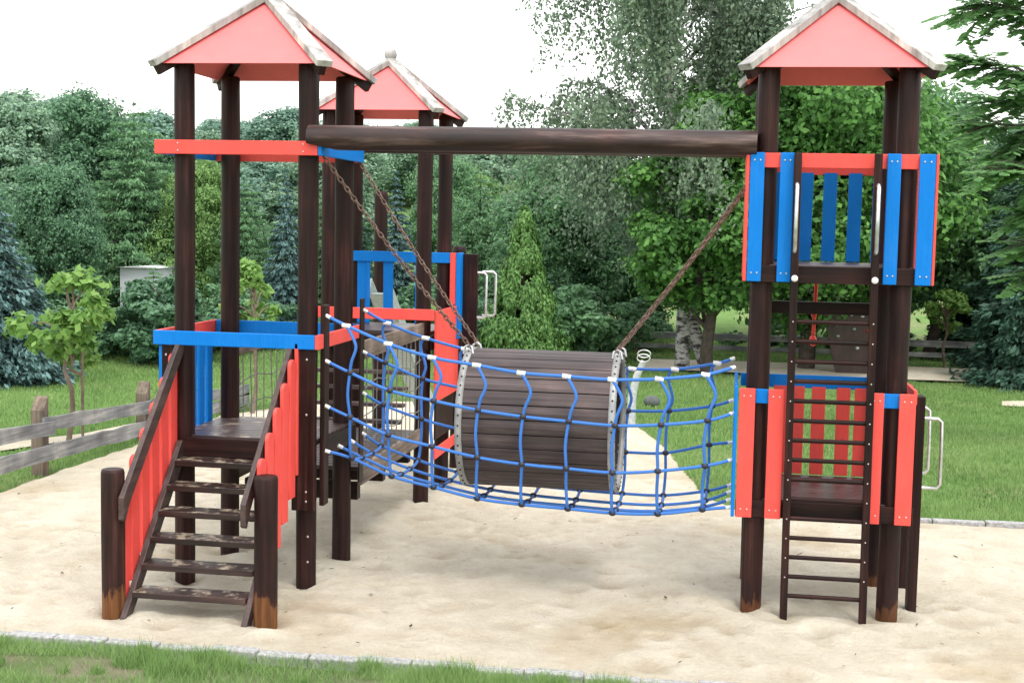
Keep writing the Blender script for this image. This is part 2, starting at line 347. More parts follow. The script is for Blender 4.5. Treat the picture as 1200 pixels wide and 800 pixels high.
# sand area: polygon with a path leading back
POLY = [(-3.36, -1.33), (-3.36, 3.2), (-3.3, 5.2), (-3.28, 7.0), (-2.6, 8.3), (-1.2, 9.0), (.2, 9.1), (1.0, 8.6), (1.45, 7.9), (1.9, 6.3), (2.18, 4.8), (2.42, 3.6), (2.72, 3.06), (3.2, 2.98), (14, 2.98), (14, -1.33)]
def inpoly(x, y, P=POLY):
    c = np.zeros(np.shape(x), bool); n = len(P)
    for i in range(n):
        x0, y0 = P[i]; x1, y1 = P[(i+1) % n]
        t = ((y0 > y) != (y1 > y)); c ^= t & (x < (x1-x0)*(y-y0)/((y1-y0) if y1 != y0 else 1e-9)+x0)
    return c
def sdist(x, y, P=POLY):
    d = np.full(np.shape(x), 1e9); n = len(P)
    for i in range(n):
        x0, y0 = P[i]; x1, y1 = P[(i+1) % n]; ex, ey = x1-x0, y1-y0
        t = np.clip(((x-x0)*ex+(y-y0)*ey)/(ex*ex+ey*ey), 0, 1); d = np.minimum(d, np.hypot(x-x0-t*ex, y-y0-t*ey))
    return np.where(inpoly(x, y, P), d, -d)
rg = np.random.default_rng(5)
dents = [(rg.uniform(-3.3, 6), rg.uniform(-1.2, 5), rg.uniform(.03, .12), rg.uniform(.003, .009)+.014*rg.uniform(0, 1)**3) for _ in range(1500)]
for _ in range(16):
    fx, fy, fa = rg.uniform(-2.5, 5.5), rg.uniform(-1.1, 3.5), rg.uniform(0, 6.28)
    for st_ in range(6):
        bx, by = fx+math.cos(fa)*.5*st_-math.sin(fa)*.08*(-1)**st_, fy+math.sin(fa)*.5*st_+math.cos(fa)*.08*(-1)**st_
        for u in (-.09, -.03, .04, .10): dents.append((bx+math.cos(fa)*u, by+math.sin(fa)*u, .045, .013))
def sandz(x, y):
    z = -.004+.012*hsh(x*1.6, y*1.6)+.006*hsh(x*6, y*5)+.004*hsh(x*15+3, y*14)
    for dx, dy, r_, h in dents:
        m_ = (np.abs(x-dx) < 3.5*r_) & (np.abs(y-dy) < 3.5*r_)
        d2 = ((x[m_]-dx)**2+(y[m_]-dy)**2)/(r_*r_)
        h = h*.85; z[m_] += -h*np.exp(-d2)+h*.6*np.exp(-(np.sqrt(d2)-1.5)**2*4)
    for px_, py_ in [(-.885, -.84), (.022, -.81)]+[(a, b) for a in (-.8, 0) for b in (0, .78)]+[(a, b) for a in (2.76, 3.56) for b in (.15, .93)]+[(2.95, 0), (3.4, 0)]:
        r2_ = (x-px_)**2+(y-py_)**2; z += -.026*np.exp(-r2_/.012)+.012*np.exp(-(np.sqrt(r2_)-.2)**2/.006)*(1+hsh(x*9, y*9))
    sd = sdist(x, y)+.02*hsh(x*9, y*9); e = np.clip(sd/.25, 0, 1)
    return z*e-.012*(1-e)-np.clip(-sd/.15, 0, 1)*.25
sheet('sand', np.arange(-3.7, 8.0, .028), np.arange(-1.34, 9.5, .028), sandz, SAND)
gd = np.random.default_rng(21); n = 260
x = gd.uniform(-3.2, 6, n); y = gd.uniform(-1.25, 4, n); a = gd.uniform(0, 6.28, n); l = gd.uniform(.008, .028, n)
Cn = np.stack([x, y, np.full(n, .016)], -1); Av = np.stack([np.cos(a)*l, np.sin(a)*l, gd.normal(0, .004, n)], -1); Bv = np.stack([-np.sin(a)*l, np.cos(a)*l, 0*a], -1)*gd.uniform(.1, .5, (n, 1))
LITTER = (Cn, Av, Bv)
# far sand path and small ones
FAR = [(1.2, 13.8), (4, 13.5), (9, 13.7), (14, 13.9), (14, 15.8), (9, 15.7), (4, 15.6), (1.2, 15.4)]
mb = MB(); mb.add([(x, y, .012) for x, y in FAR], [tuple(range(8))]); mb.build('far_path', SAND, kind='structure')
P2 = [(-9, 3.6), (-5.2, 3.75), (-4.4, 4.1), (-3.9, 5.2), (-3.7, 6.4), (-3.9, 6.4), (-4.15, 5.3), (-4.6, 4.55), (-5.3, 4.2), (-9, 4.0)]
mb = MB(); mb.add([(x, y, -.012) for x, y in P2], [tuple(range(10))]); mb.build('footpath', SAND, kind='structure')
P3 = [(6.2, 10.9), (7.4, 10.7), (9, 10.9), (9, 11.9), (7.2, 11.8), (6.3, 11.4)]
mb = MB(); mb.add([(x, y, -.012) for x, y in P3], [tuple(range(6))]); mb.build('bare_patch', SAND, kind='structure')

# verge in front: soil with grass
sheet('verge', np.arange(-4, 7, .12), np.arange(-5.2, -1.40, .1), lambda x, y: .002+.018*hsh(x*2, y*2), VERGE)

# kerb stones
q = random.Random(3)
kerb = thing('stone_kerb', 'low kerb of grey granite blocks along the front edge of the sand', 'kerb', (-3.6, -1.365, 0))
x = -3.6; k = 0
while x < 4.2:
    w = q.uniform(.24, .31); mb = MB(); h = q.uniform(.014, .03); dy = q.uniform(-.008, .008)
    mb.box(x, x+w-.008, -1.41+dy, -1.325+dy, -.05, h); mb.build('kerb_stone', STONE, kerb, (-3.6, -1.365, 0), bevel=.008); x += w
kerb2 = thing('stone_kerb', 'half buried kerb of grey stones between the lawn and the sand at right', 'kerb', (3.2, 3.0, 0))
x = 3.2
while x < 7.5:
    w = q.uniform(.26, .42); mb = MB(); h = q.uniform(.008, .035)
    mb.box(x, x+w-.01, 2.97+q.uniform(-.02, .02), 3.05, -.05, h); mb.build('kerb_stone', STONE, kerb2, (3.2, 3, 0), bevel=.008); x += w

# ------------------------------------------------------------------ foliage meshes
def quads(name, C, A, B, rv, mat, parent=None):
    "diamond leaves: centre C, half length vector A, half width vector B"
    n = len(C); v = np.empty((n, 4, 3)); v[:, 0] = C-A; v[:, 1] = C+B; v[:, 2] = C+A; v[:, 3] = C-B
    me = bpy.data.meshes.new(name); me.vertices.add(4*n); me.vertices.foreach_set('co', v.ravel())
    me.loops.add(4*n); me.loops.foreach_set('vertex_index', np.arange(4*n))
    me.polygons.add(n); me.polygons.foreach_set('loop_start', np.arange(n)*4)
    at_ = me.attributes.new('rnd', 'FLOAT', 'FACE'); at_.data.foreach_set('value', rv.astype(np.float32))
    me.materials.append(mat); me.update(calc_edges=True)
    return me
def unit(a): return a/np.maximum(np.linalg.norm(a, axis=-1, keepdims=True), 1e-9)
def leaf_mesh(name, P, N, L, W, mat, g, dirs=None, jit=.55):
    n = len(P); N = unit(N+g.normal(0, jit, (n, 3)))
    d = dirs if dirs is not None else g.normal(0, 1, (n, 3))
    A = unit(d-N*(d*N).sum(-1, keepdims=True)); B = np.cross(N, A)
    s = g.uniform(.65, 1.3, (n, 1))
    return quads(name, P, A*L/2*s, B*W/2*s, g.uniform(0, 1, n), mat)
def mkobj(name, me, parent):
    o = bpy.data.objects.new(name, me); col.objects.link(o); o.parent = parent; return o

def wood_mesh(paths, name, mat):
    mb = MB()
    for pts, r0, r1 in paths:
        n = len(pts); mb.tube(pts, [r0+(r1-r0)*i/(n-1) for i in range(n)], 8)
    me = bpy.data.meshes.new(name); me.from_pydata(mb.v, [], mb.f); me.polygons.foreach_set('use_smooth', mb.sm); me.materials.append(mat); me.update()
    return me
def limb(a, b, sag, q, n=6):
    a = Vector(a); b = Vector(b); o = []
    for i in range(n):
        t = i/(n-1); p = a.lerp(b, t)+Vector((0, 0, sag*math.sin(math.pi*t)))
        if 0 < i < n-1: p += Vector((q.uniform(-1, 1), q.uniform(-1, 1), q.uniform(-1, 1)))*(b-a).length*.04
        o.append(p)
    return o

def deciduous(seed, H, zc0, rx, nl, leaf, mat, bark=None, nb=70, trunk_r=.12, shape=1.0, asym=.25):
    g = np.random.default_rng(seed); q = random.Random(seed)
    cz = (H+zc0)/2; rz = (H-zc0)/2
    d = unit(g.normal(0, 1, (nb, 3))); rr = g.uniform(.35, 1, nb)**.6
    bl = d*rr[:, None]
    lob = 1+asym*np.sin(np.arctan2(d[:, 1], d[:, 0])*3+seed)*g.uniform(.4, 1, nb)
    bl[:, :2] *= lob[:, None]
    taper = 1-shape*.35*np.clip(bl[:, 2], 0, 1)
    bl[:, :2] *= taper[:, None]
    cen = bl*np.array([rx, rx, rz])+np.array([0, 0, cz])
    br = g.uniform(.16, .32, nb)*min(rx, rz)
    w = br**2; w /= w.sum(); idx = g.choice(nb, nl, p=w)
    u = unit(g.normal(0, 1, (nl, 3))+np.array([0, 0, .35])); t = g.uniform(.4, 1.2, (nl, 1))*g.uniform(.8, 1.15, (nl, 1))
    # sub-clumps inside each blob for broken light and dark
    sub = unit(g.normal(0, 1, (nb, 14, 3))); ks = g.integers(0, 14, nl)
    u2 = unit(u*.55+sub[idx, ks]*1.0); 
    P = cen[idx]+u2*t*br[idx][:, None]*np.array([1.15, 1.15, .75])
    N = u2+np.array([0, 0, .5])
    crown = leaf_mesh('crown', P, N, leaf, leaf*.62, mat, g)
    paths = [(limb((0, 0, -.1), (q.uniform(-.1, .1)*rx, q.uniform(-.1, .1)*rx, H*.86), 0, q, 8), trunk_r, trunk_r*.25)]
    for i in np.argsort(-br)[:16]:
        c = cen[i]; z0 = max(zc0*(1.0 if nb < 30 else .75), min(H*.75, c[2]-.35*rz)); paths.append((limb((0, 0, z0), c, .1, q), trunk_r*.4, trunk_r*.08))
    return crown, wood_mesh(paths, 'trunk', bark or BARK)
def conifer(seed, H, r0, mat, nl=26000, leaf=.13, z0=.15, droop=.25, layers=26, up_=.0, bark=None, narrow=1.0):
    g = np.random.default_rng(seed); q = random.Random(seed); Ps = []; Ns = []; Ds = []
    paths = [([(0, 0, -.1), (0, 0, H*.5), (0, 0, H*.98)], .025*H, .006)]
    per = []
    for l in range(layers):
        t = l/(layers-1); z = z0+(H-z0)*t**.95; r_ = r0*(1-t)**narrow+.05
        nbz = max(5, int(13*(1-t)+5))
        for k in range(nbz):
            a = 2*math.pi*(k+g.uniform(-.3, .3))/nbz+l*1.3; ln = r_*g.uniform(.7, 1.15); per.append((z+g.uniform(-.06, .06)*H/layers*2, a, ln))
    tot = sum(p[2]**1.4 for p in per)
    for z, a, ln in per:
        n = max(6, int(nl*ln**1.4/tot)); s = g.uniform(.12, 1, n)**.75
        side = g.normal(0, .16, n)*ln*(1.05-s*.75)
        dz = up_*s*ln-droop*ln*s**1.5+g.normal(0, .03, n)*ln+.06*ln*np.clip(s-.8, 0, 1)*5
        ca, sa = math.cos(a), math.sin(a)
        P = np.stack([ca*s*ln-sa*side, sa*s*ln+ca*side, z+dz-.25*np.abs(side)], -1)
        D = np.stack([ca+0*s-sa*side*2.5/ln, sa+0*s+ca*side*2.5/ln, -.3+0*s], -1)
        Ps.append(P); Ds.append(D+g.normal(0, .3, (n, 3))); Ns.append(np.tile([ca*.35, sa*.35, .8], (n, 1)))
        if ln > .3: paths.append(([(0, 0, z), (ca*ln*.5, sa*ln*.5, z+up_*.5*ln-droop*ln*.25), (ca*ln*.85, sa*ln*.85, z+up_*ln*.8-droop*ln*.7)], .012*ln+.004, .004))
    P = np.concatenate(Ps); N = np.concatenate(Ns); D = np.concatenate(Ds)
    return leaf_mesh('crown', P, N, leaf, leaf*.34, mat, g, dirs=D, jit=.5), wood_mesh(paths, 'trunk', bark or BARK)
def thuja(seed, H, r0, nl, mat):
    g = np.random.default_rng(seed); nb = 210
    t = g.uniform(0, 1, nb)**1.15; a = g.uniform(0, 6.283, nb); z = .1+(H-.1)*t*.96
    prof = (1-t)**.8*(1-.12*np.cos(t*9+1))
    R_ = r0*prof*g.uniform(.6, 1.0, nb)
    cen = np.stack([np.cos(a)*R_, np.sin(a)*R_, z], -1); br = .11*H*(.45+.55*(1-t))*g.uniform(.7, 1.2, nb)
    idx = g.integers(0, nb, nl); u = unit(g.normal(0, 1, (nl, 3)))
    sp = np.array([.55, .55, 1.0])
    P = cen[idx]+u*sp*(g.uniform(.3, 1.0, (nl, 1)))*br[idx][:, None]
    out = np.stack([np.cos(a[idx]), np.sin(a[idx]), .4+0*a[idx]], -1)
    D = out*.7+np.array([0, 0, 1.2])+g.normal(0, .4, (nl, 3))
    return leaf_mesh('crown', P, u+out, .07, .03, mat, g, dirs=D, jit=.5), wood_mesh([([(0, 0, -.1), (0, 0, H*.5), (0, 0, H*.9)], .06, .01)], 'trunk', BARK)
def weeping(seed, H, rx, zlow, ns, mat, lean=0, trunks=((0, 0),), per=75):
    g = np.random.default_rng(seed); q = random.Random(seed); paths = []; Ps = []
    tops = []
    for tx, ty in trunks:
        tp = limb((tx, ty, -.1), (tx*1.6+lean, ty*1.5, H*.95), 0, q, 9); paths.append((tp, .125, .025)); tops.append(tp)
    for i in range(66):
        tp = tops[i % len(tops)]; t = q.uniform(.22, .93); p = tp[int(t*8)].lerp(tp[min(8, int(t*8)+1)], t*8-int(t*8))
        a = q.uniform(0, 6.28); ln = rx*(1.15-t*.75)*q.uniform(.5, 1.05)
        e = p+Vector((math.cos(a)*ln, math.sin(a)*ln, ln*q.uniform(.25, .8)))
        lp = limb(p, e, .12*ln, q, 7); paths.append((lp, .04, .006))
        for s in range(ns):
            k = q.uniform(.25, 1)*6; j = int(min(5, k)); b = lp[j].lerp(lp[j+1], k-j)
            L_ = q.uniform(.25, .8)*min(b.z-zlow, 2.2)*(.5 if t > .7 else 1)
            if L_ < .2: continue
            n = int(per*L_/1.4)+8; tt = g.uniform(0, 1, n)
            sway = g.normal(0, .12, 2); ox, oy = g.normal(0, .10, 2)
            x = b.x+ox+sway[0]*tt*L_+.25*math.cos(a)*np.sqrt(tt)*L_*.4; y = b.y+oy+sway[1]*tt*L_+.25*math.sin(a)*np.sqrt(tt)*L_*.4
            z = b.z-tt**1.2*L_+.08*np.sin(tt*5)
            Ps.append(np.stack([x, y, z], -1)+g.normal(0, .06, (n, 3)))
    P = np.concatenate(Ps); n = len(P)
    D = np.tile([0, 0, -1.0], (n, 1))+g.normal(0, .5, (n, 3))
    return leaf_mesh('crown', P, g.normal(0, 1, (n, 3)), .075, .046, mat, g, dirs=D), wood_mesh(paths, 'trunk', BIRCHB)

def plant(name, label, cat, meshes, x, y, z=None, rz=0, s=1, group=None, sxy=1):
    if z is None: z = float(terr(np.array(x), np.array(y)))
    t = thing(name, label, cat, (x, y, z), group); t.rotation_euler.z = rz; t.scale = (s*sxy, s*sxy, s)
    mkobj('trunk', meshes[1], t); mkobj('crown', meshes[0], t)
    return t

lm = quads('leaf_litter', *LITTER, gd.uniform(0, 1, 260), plain('dry_leaf', (.09, .055, .03), .8, 0, .6, 40))
tag(mkobj('leaf_litter', lm, None), 'tiny dry leaves and twigs scattered over the sand', 'leaf litter', None, 'stuff')
# --- named foreground / mid trees
def H_at(py, Y, base=0): return zat(py, Y)-base
tz = lambda x, y: float(terr(np.array(x), np.array(y)))
G_FAR = 'trees of the far wood'
plant('blue_spruce', 'broad dark blue-green spruce with low branches at the left edge of the lawn', 'tree', conifer(1, 2.75, 1.15, LM['blue'], 30000, .12, .1, .3), at(-8, 9.2), 9.2)
x = at(84, 4.33)
def young_tree(seed, H, rx, zc0, mat, nl, leaf):
    return deciduous(seed, H, zc0, rx, nl, leaf, mat, BARKL, nb=20, trunk_r=.034, shape=.3, asym=.1)
plant('young_tree', 'young pale green tree with thin trunk behind the left fence', 'tree', young_tree(4, 1.84, .5, .84, LM['young'], 1700, .10), x, 4.33)
mb = MB(); mb.log(at(96, 4.4), 4.4, -.05, .95, .014, 3); mb.plank((at(80, 4.36), 4.36, .78), (at(96, 4.4), 4.4, .72), .03, .012)
tag(mb.build('support_stake', BARKL, None, (at(96, 4.4), 4.4, 0)), 'thin wooden stake tied to the young tree behind the left fence', 'stake')
plant('young_tree', 'slim light green sapling seen behind the left tower', 'tree', young_tree(9, 1.85, .34, .9, LM['young'], 2200, .085), at(299, 7.1), 7.1)
plant('young_tree', 'small yellow-green sapling in front of the far fence at right', 'tree', young_tree(14, 1.35, .42, .5, LM['young'], 2200, .085), at(1108, 15.9), 15.9)
plant('thuja', 'bright green cone shaped thuja behind the barrel', 'tree', thuja(3, 2.6, .74, 46000, LM['thuja']), at(612, 11.3), 11.3, -.05)
plant('birch', 'tall weeping birch with white trunk behind the overhead beam', 'tree', weeping(5, 9.4, 3.1, .75, 30, LM['birch'], -.75, ((0, 0), (.42, .5))), at(800, 14.3), 14.3, -.05)
plant('maple_tree', 'dense leafy maple right behind the ladder tower', 'tree', deciduous(6, 5.6, .75, 2.35, 90000, .115, LM['maple'], nb=170, trunk_r=.15), at(945, 14.8), 14.8, -.05)
plant('maple_tree', 'leafy maple with low boughs just right of the white birch trunk', 'tree', deciduous(16, 4.3, .95, 1.25, 36000, .105, LM['maple'], nb=80, trunk_r=.11), at(830, 13.4), 13.4, -.05)
plant('dark_spruce', 'dark spruce with sweeping boughs at the right edge', 'tree', conifer(8, 5.2, 1.35, LM['spruce'], 42000, .15, .1, .3, 30), at(1215, 13.9), 13.9)
plant('maple_tree', 'mid green maple between the ladder tower and the dark spruce', 'tree', deciduous(17, 4.9, .9, 1.5, 52000, .11, LM['mid'], nb=110, trunk_r=.12), at(1085, 17.6), 17.6)
# near tree whose boughs reach in at top right
def walnut(seed, mat):
    g = np.random.default_rng(seed); q = random.Random(seed); paths = [([(2.1, .5, -.1), (2.0, .4, 2.2), (1.7, .2, 4.2), (1.4, 0, 5.4)], .15, .05)]
    C, A, B = [], [], []
    bough = []
    for (a, b) in [((1.8, .3, 3.4), (-.25, -.1, 4.05)), ((1.9, .4, 3.0), (-.1, .1, 3.35)), ((1.9, .4, 2.7), (.25, -.2, 2.95)), ((1.6, .1, 4.2), (-.1, .2, 4.6)), ((1.9, .3, 2.5), (.45, .1, 2.55)), ((1.5, .0, 4.8), (.1, -.2, 5.1)), ((1.8, .3, 3.7), (.3, .5, 3.7)), ((1.9, .4, 2.0), (.7, .5, 1.9)), ((1.9, .4, 2.9), (.35, .8, 3.2)), ((1.7, .2, 4.4), (.3, .6, 4.9)), ((1.9, .4, 2.3), (.6, .3, 2.2))]:
        lp = limb(a, b, .12, q, 8); paths.append((lp, .035, .006)); bough.append(lp)
        for s in range(64):
            k = q.uniform(1.0, 7); j = int(min(6, k)); p = lp[j].lerp(lp[j+1], k-j)
            d = Vector((q.uniform(-1.1, .3), q.uniform(-.8, .8), q.uniform(-.35, .25))).normalized(); L_ = q.uniform(.3, .55)
            paths.append(([p, p+d*L_*.5+Vector((0, 0, .02)), p+d*L_+Vector((0, 0, -.05))], .005, .002))
            sd = d.cross(Vector((0, 0, 1))).normalized()
            for n in range(2, 11):
                for sg in (-1, 1):
                    c0 = p+d*L_*n/10+Vector((0, 0, -.05*(n/10)**2)); dr = (sd*sg+d*.45+Vector((0, 0, -.25+q.uniform(-.15, .15)))).normalized(); ll = q.uniform(.10, .155)
                    C.append(c0+dr*ll/2); A.append(dr*ll/2); B.append(dr.cross(Vector((q.uniform(-.3, .3), q.uniform(-.3, .3), 1))).normalized()*ll*.36)
    C = np.array([tuple(c) for c in C]); A = np.array([tuple(c) for c in A]); B = np.array([tuple(c) for c in B])
    return quads('crown', C, A, B, g.uniform(0, 1, len(C)), mat), wood_mesh(paths, 'trunk', BARK)
plant('walnut_tree', 'tree with long feathery leaf sprays reaching in at the top right corner', 'tree', walnut(2, LM['spray']), at(1135, 6.5), 6.5, -.03)

# --- middle and far trees, built once per kind and copied
VAR = {}
def var(kind, k):
    key = (kind, k)
    if key not in VAR:
        s = 40+k*7+len(kind)
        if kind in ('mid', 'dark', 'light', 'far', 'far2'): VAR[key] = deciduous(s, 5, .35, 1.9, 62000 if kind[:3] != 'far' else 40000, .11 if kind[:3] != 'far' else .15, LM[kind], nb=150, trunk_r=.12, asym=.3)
        elif kind == 'larch': VAR[key] = conifer(s, 5, 2.0, LM['mid'], 60000, .12, .25, .3, 20, .25, narrow=.55)
        elif kind == 'poplar': VAR[key] = deciduous(s, 5, .3, 1.1, 50000, .10, LM['far'], nb=120, trunk_r=.1, asym=.2)
        elif kind == 'blue': VAR[key] = conifer(s, 5, 1.35, LM['blue'], 26000, .17, .1, .28)
        elif kind == 'spruce': VAR[key] = conifer(s, 5, 1.4, LM['spruce'], 26000, .17, .1, .3)
        elif kind == 'bush': VAR[key] = deciduous(s, 1.4, .05, .9, 12000, .09, LM['dark'], nb=40, trunk_r=.03)
        elif kind == 'lbush': VAR[key] = deciduous(s, 1.4, .05, .9, 12000, .09, LM['mid'], nb=40, trunk_r=.03)
    return VAR[key]
KIND = {'larch': 'larch_tree', 'poplar': 'poplar_tree', 'far': 'deciduous_tree', 'far2': 'deciduous_tree', 'mid': 'deciduous_tree', 'dark': 'deciduous_tree', 'light': 'deciduous_tree', 'blue': 'blue_spruce', 'spruce': 'dark_spruce', 'bush': 'bush', 'lbush': 'bush'}
def put(kind, k, px, Y, top, sxy=1, label=None, group=None, s=None):
    X = at(px, Y); b = tz(X, Y); base = {'bush': 1.4, 'lbush': 1.4}.get(kind, 5.0)
    sc = (zat(top, Y)-b)/base
    return plant(KIND[kind], label or 'tree of the far wood rising behind the nearer trees', 'bush' if 'bush' in kind else 'tree', var(kind, k), X, Y, b, rnd.uniform(0, 6.28), sc, group, sxy)
# left wood
put('poplar', 0, 22, 17, 112, 1.0, 'pale tall poplar at the far left above the blue-green spruce')
put('larch', 0, -10, 14.5, 215, .9, 'feathery green tree at the left edge behind the blue-green spruce')
put('dark', 0, 100, 19, 118, .95, 'tall dark broadleaf tree second from the left edge')
put('larch', 1, 158, 17, 128, .85, 'large feathery layered green tree left of the left tower')
put('dark', 1, 60, 14.5, 190, .75, 'dark green tree just behind the young tree at left')
put('light', 0, 236, 17, 198, .8, 'fresh green tree seen between the left posts of the stair tower')
put('dark', 2, 205, 20, 165, .9, 'dark tree directly behind the front left post of the stair tower')
put('larch', 0, 288, 16.5, 215, .7, 'bright leafy tree seen through the middle of the stair tower')
put('blue', 0, 335, 15.5, 205, .8, 'blue spruce seen just left of the front right post of the stair tower')
put('blue', 1, 462, 17.5, 205, .9, 'blue spruce seen between the stair tower and the rear tower')
put('larch', 1, 375, 17, 225, .6, 'slim feathery tree between the two right posts of the stair tower')
put('larch', 0, 180, 12.9, 322, .75, 'small feathery tree in front of the white garden building')
put('spruce', 0, 418, 15, 215, .8, 'dark spruce hidden partly by the stair tower\'s rear right post')
put('larch', 1, 560, 19, 195, .8, 'dark broadleaf tree behind the steel grab handles of the rear tower')
put('mid', 1, 520, 24, 185, .8, 'pale green tree above the rear tower\'s blue rail')
put('light', 0, 545, 25, 200, .9, 'yellow-green tree right of the rear tower posts')
put('light', 1, 615, 23, 215, .9, 'yellow-green tree just above the cone shaped thuja')
put('mid', 2, 640, 18, 185, .9, 'green tree behind the cone shaped thuja')
put('dark', 1, 690, 19, 235, .95, 'dark tree behind the weeping birch curtain')
put('dark', 2, 750, 20, 215, .9, 'dark tree behind the white birch trunk')
put('spruce', 1, 1150, 18.5, 165, .9, 'dark spruce behind the right edge spruce')
put('mid', 2, 1005, 20, 150, .9, 'green tree behind the roof of the ladder tower')
put('dark', 0, 905, 20, 200, .9, 'dark tree behind the left post of the ladder tower')
put('dark', 1, 1240, 17, 120, .9, 'dark tree right of the edge spruce')
put('spruce', 0, 1010, 17.3, 300, .9, 'low dark spruce seen under the upper box of the ladder tower')
put('dark', 2, -50, 12.5, 190, .9, 'dark tree behind the left edge spruce')
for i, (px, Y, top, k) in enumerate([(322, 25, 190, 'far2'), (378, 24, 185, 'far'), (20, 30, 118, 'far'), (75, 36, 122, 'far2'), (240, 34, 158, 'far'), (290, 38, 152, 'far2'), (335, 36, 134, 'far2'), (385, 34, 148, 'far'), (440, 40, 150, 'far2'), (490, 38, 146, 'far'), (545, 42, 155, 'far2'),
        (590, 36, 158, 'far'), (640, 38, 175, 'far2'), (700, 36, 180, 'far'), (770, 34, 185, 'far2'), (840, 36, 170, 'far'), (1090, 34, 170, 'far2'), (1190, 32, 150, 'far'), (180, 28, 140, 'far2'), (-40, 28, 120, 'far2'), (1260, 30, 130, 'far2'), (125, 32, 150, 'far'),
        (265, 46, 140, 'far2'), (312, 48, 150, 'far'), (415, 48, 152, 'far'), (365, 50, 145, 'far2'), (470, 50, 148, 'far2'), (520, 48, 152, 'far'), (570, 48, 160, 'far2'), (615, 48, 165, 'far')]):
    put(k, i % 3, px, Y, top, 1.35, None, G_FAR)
for i, (px, Y, top, k) in enumerate([(105, 12.3, 375, 'bush'), (138, 12.8, 375, 'lbush'), (196, 12.2, 338, 'bush'), (150, 13.6, 375, 'lbush'), (215, 12.5, 360, 'bush'), (250, 13.5, 345, 'lbush'), (20, 12.6, 340, 'bush'), (60, 12.8, 350, 'lbush'), (300, 14.2, 350, 'bush'), (405, 15, 355, 'bush'), (450, 15.2, 345, 'lbush'), (500, 15.2, 330, 'bush'), (545, 14.2, 350, 'bush'), (590, 15, 340, 'bush'),
        (660, 14, 335, 'lbush'), (700, 15.4, 330, 'lbush'), (750, 17.6, 355, 'lbush'), (860, 18, 380, 'lbush'), (920, 18, 370, 'bush'), (980, 18.5, 375, 'bush'), (1050, 18.2, 370, 'lbush'), (1130, 18.0, 365, 'bush'), (-25, 11.6, 330, 'bush'), (640, 16.5, 330, 'bush'), (560, 17, 335, 'lbush')]):
    put(k, i % 3, px, Y, top, 1.15 if px != 178 else .9, 'bushy shrub at the foot of the trees along the lawn edge', 'shrubs along the lawn edge')

# white building behind the shrubs at left
hut = thing('garden_building', 'white walled building glimpsed between the trees at left', 'building', (-9.6, 15.6, 0))
X = at(160, 15.6)
hut.location = (X, 15.6, tz(X, 15.6))
mb = MB(); mb.box(-.32, .45, 0, 1.2, -.3, 1.06); mb.build('wall', plain('white_render', (.6, .64, .68), .8, 0, .06, 4), hut)
mb = MB(); mb.extrude([(-.35, 1.06), (.48, 1.06), (.08, 1.09)], 'y', -.1, 1.3); mb.build('roof', plain('grey_roof', (.6, .62, .64), .8), hut)
mb = MB(); mb.box(-.2, .02, -.02, -.005, .5, .7); w_ = mb.build('window', plain('window_glass', (.05, .1, .16), .1), hut)

# ------------------------------------------------------------------ grass
def grass(name, n, region, hmin, hmax, wd, label, seed, zf, dens=None, ztilt=.5):
    g = np.random.default_rng(seed)
    x0, x1, y0, y1 = region
    x = g.uniform(x0, x1, n); y = g.uniform(y0, y1, n)
    k = dens(x, y, g); x, y = x[k], y[k]; n = len(x)
    a = g.uniform(0, 6.283, n); h = g.uniform(hmin, hmax, n)*(.65+.5*(hsh(x*2.5, y*2.5)*.5+.5)); t = g.uniform(0, 1, n)*ztilt
    # blade width grows with distance so that it stays visible
    dist = np.sqrt((x-CAM.x)**2+(y-CAM.y)**2); w = wd*np.clip(dist/8, .7, 3)
    b = np.stack([x, y, zf(x, y)], -1); dx = np.stack([np.cos(a), np.sin(a), 0*a], -1)*w[:, None]/2
    ld = g.uniform(0, 6.283, n); tip = b+np.stack([np.cos(ld)*t*h, np.sin(ld)*t*h, h], -1)
    v = np.stack([b-dx, b+dx, tip], 1)
    me = bpy.data.meshes.new(name); me.vertices.add(3*n); me.vertices.foreach_set('co', v.ravel())
    me.loops.add(3*n); me.loops.foreach_set('vertex_index', np.arange(3*n)); me.polygons.add(n); me.polygons.foreach_set('loop_start', np.arange(n)*3)
    q_ = np.clip(g.uniform(0, 1, n)*.7+.3*(hsh(x*.9, y*.9)*.5+.5), 0, 1)
    at_ = me.attributes.new('rnd', 'FLOAT', 'FACE'); at_.data.foreach_set('value', q_.astype(np.float32))
    me.materials.append(LM['grass']); me.update(calc_edges=True)
    o = bpy.data.objects.new(name, me); col.objects.link(o); tag(o, label, 'grass', None, 'stuff')
def lawn_ok(x, y, g):
    w = inpoly(x, y)
    lx = CAM.x+(y-CAM.y)*(-.16-.48); rx_ = CAM.x+(y-CAM.y)*(-.16+.46)
    ok = ~w & (x > lx) & (x < rx_) & ~inpoly(x, y, FAR) & ~inpoly(x, y, P2) & ~inpoly(x, y, P3)
    return ok & (g.uniform(0, 1, len(x)) < np.clip(9/(y+5), .15, 1)) & (y > .5)
grass('lawn_grass', 760000, (-11, 9, .5, 20), .03, .06, .008, 'mown green grass of the lawn around the sand', 1, lambda x, y: terr(x, y), lawn_ok)
def verge_ok(x, y, g):
    bare = hsh(x*1.3+2.2, y*1.9)*.5+.5
    patch = ((x+.75)/.55)**2+((y+1.78)/.16)**2 < 1
    patch2 = ((x-1.0)/.3)**2+((y+1.72)/.09)**2 < 1
    return (y < -1.41-.05*g.uniform(0, 1, len(x))) & (g.uniform(0, 1, len(x)) < np.clip(1.1-bare*.8, .12, 1)) & ~((patch | patch2) & (g.uniform(0, 1, len(x)) < .93))
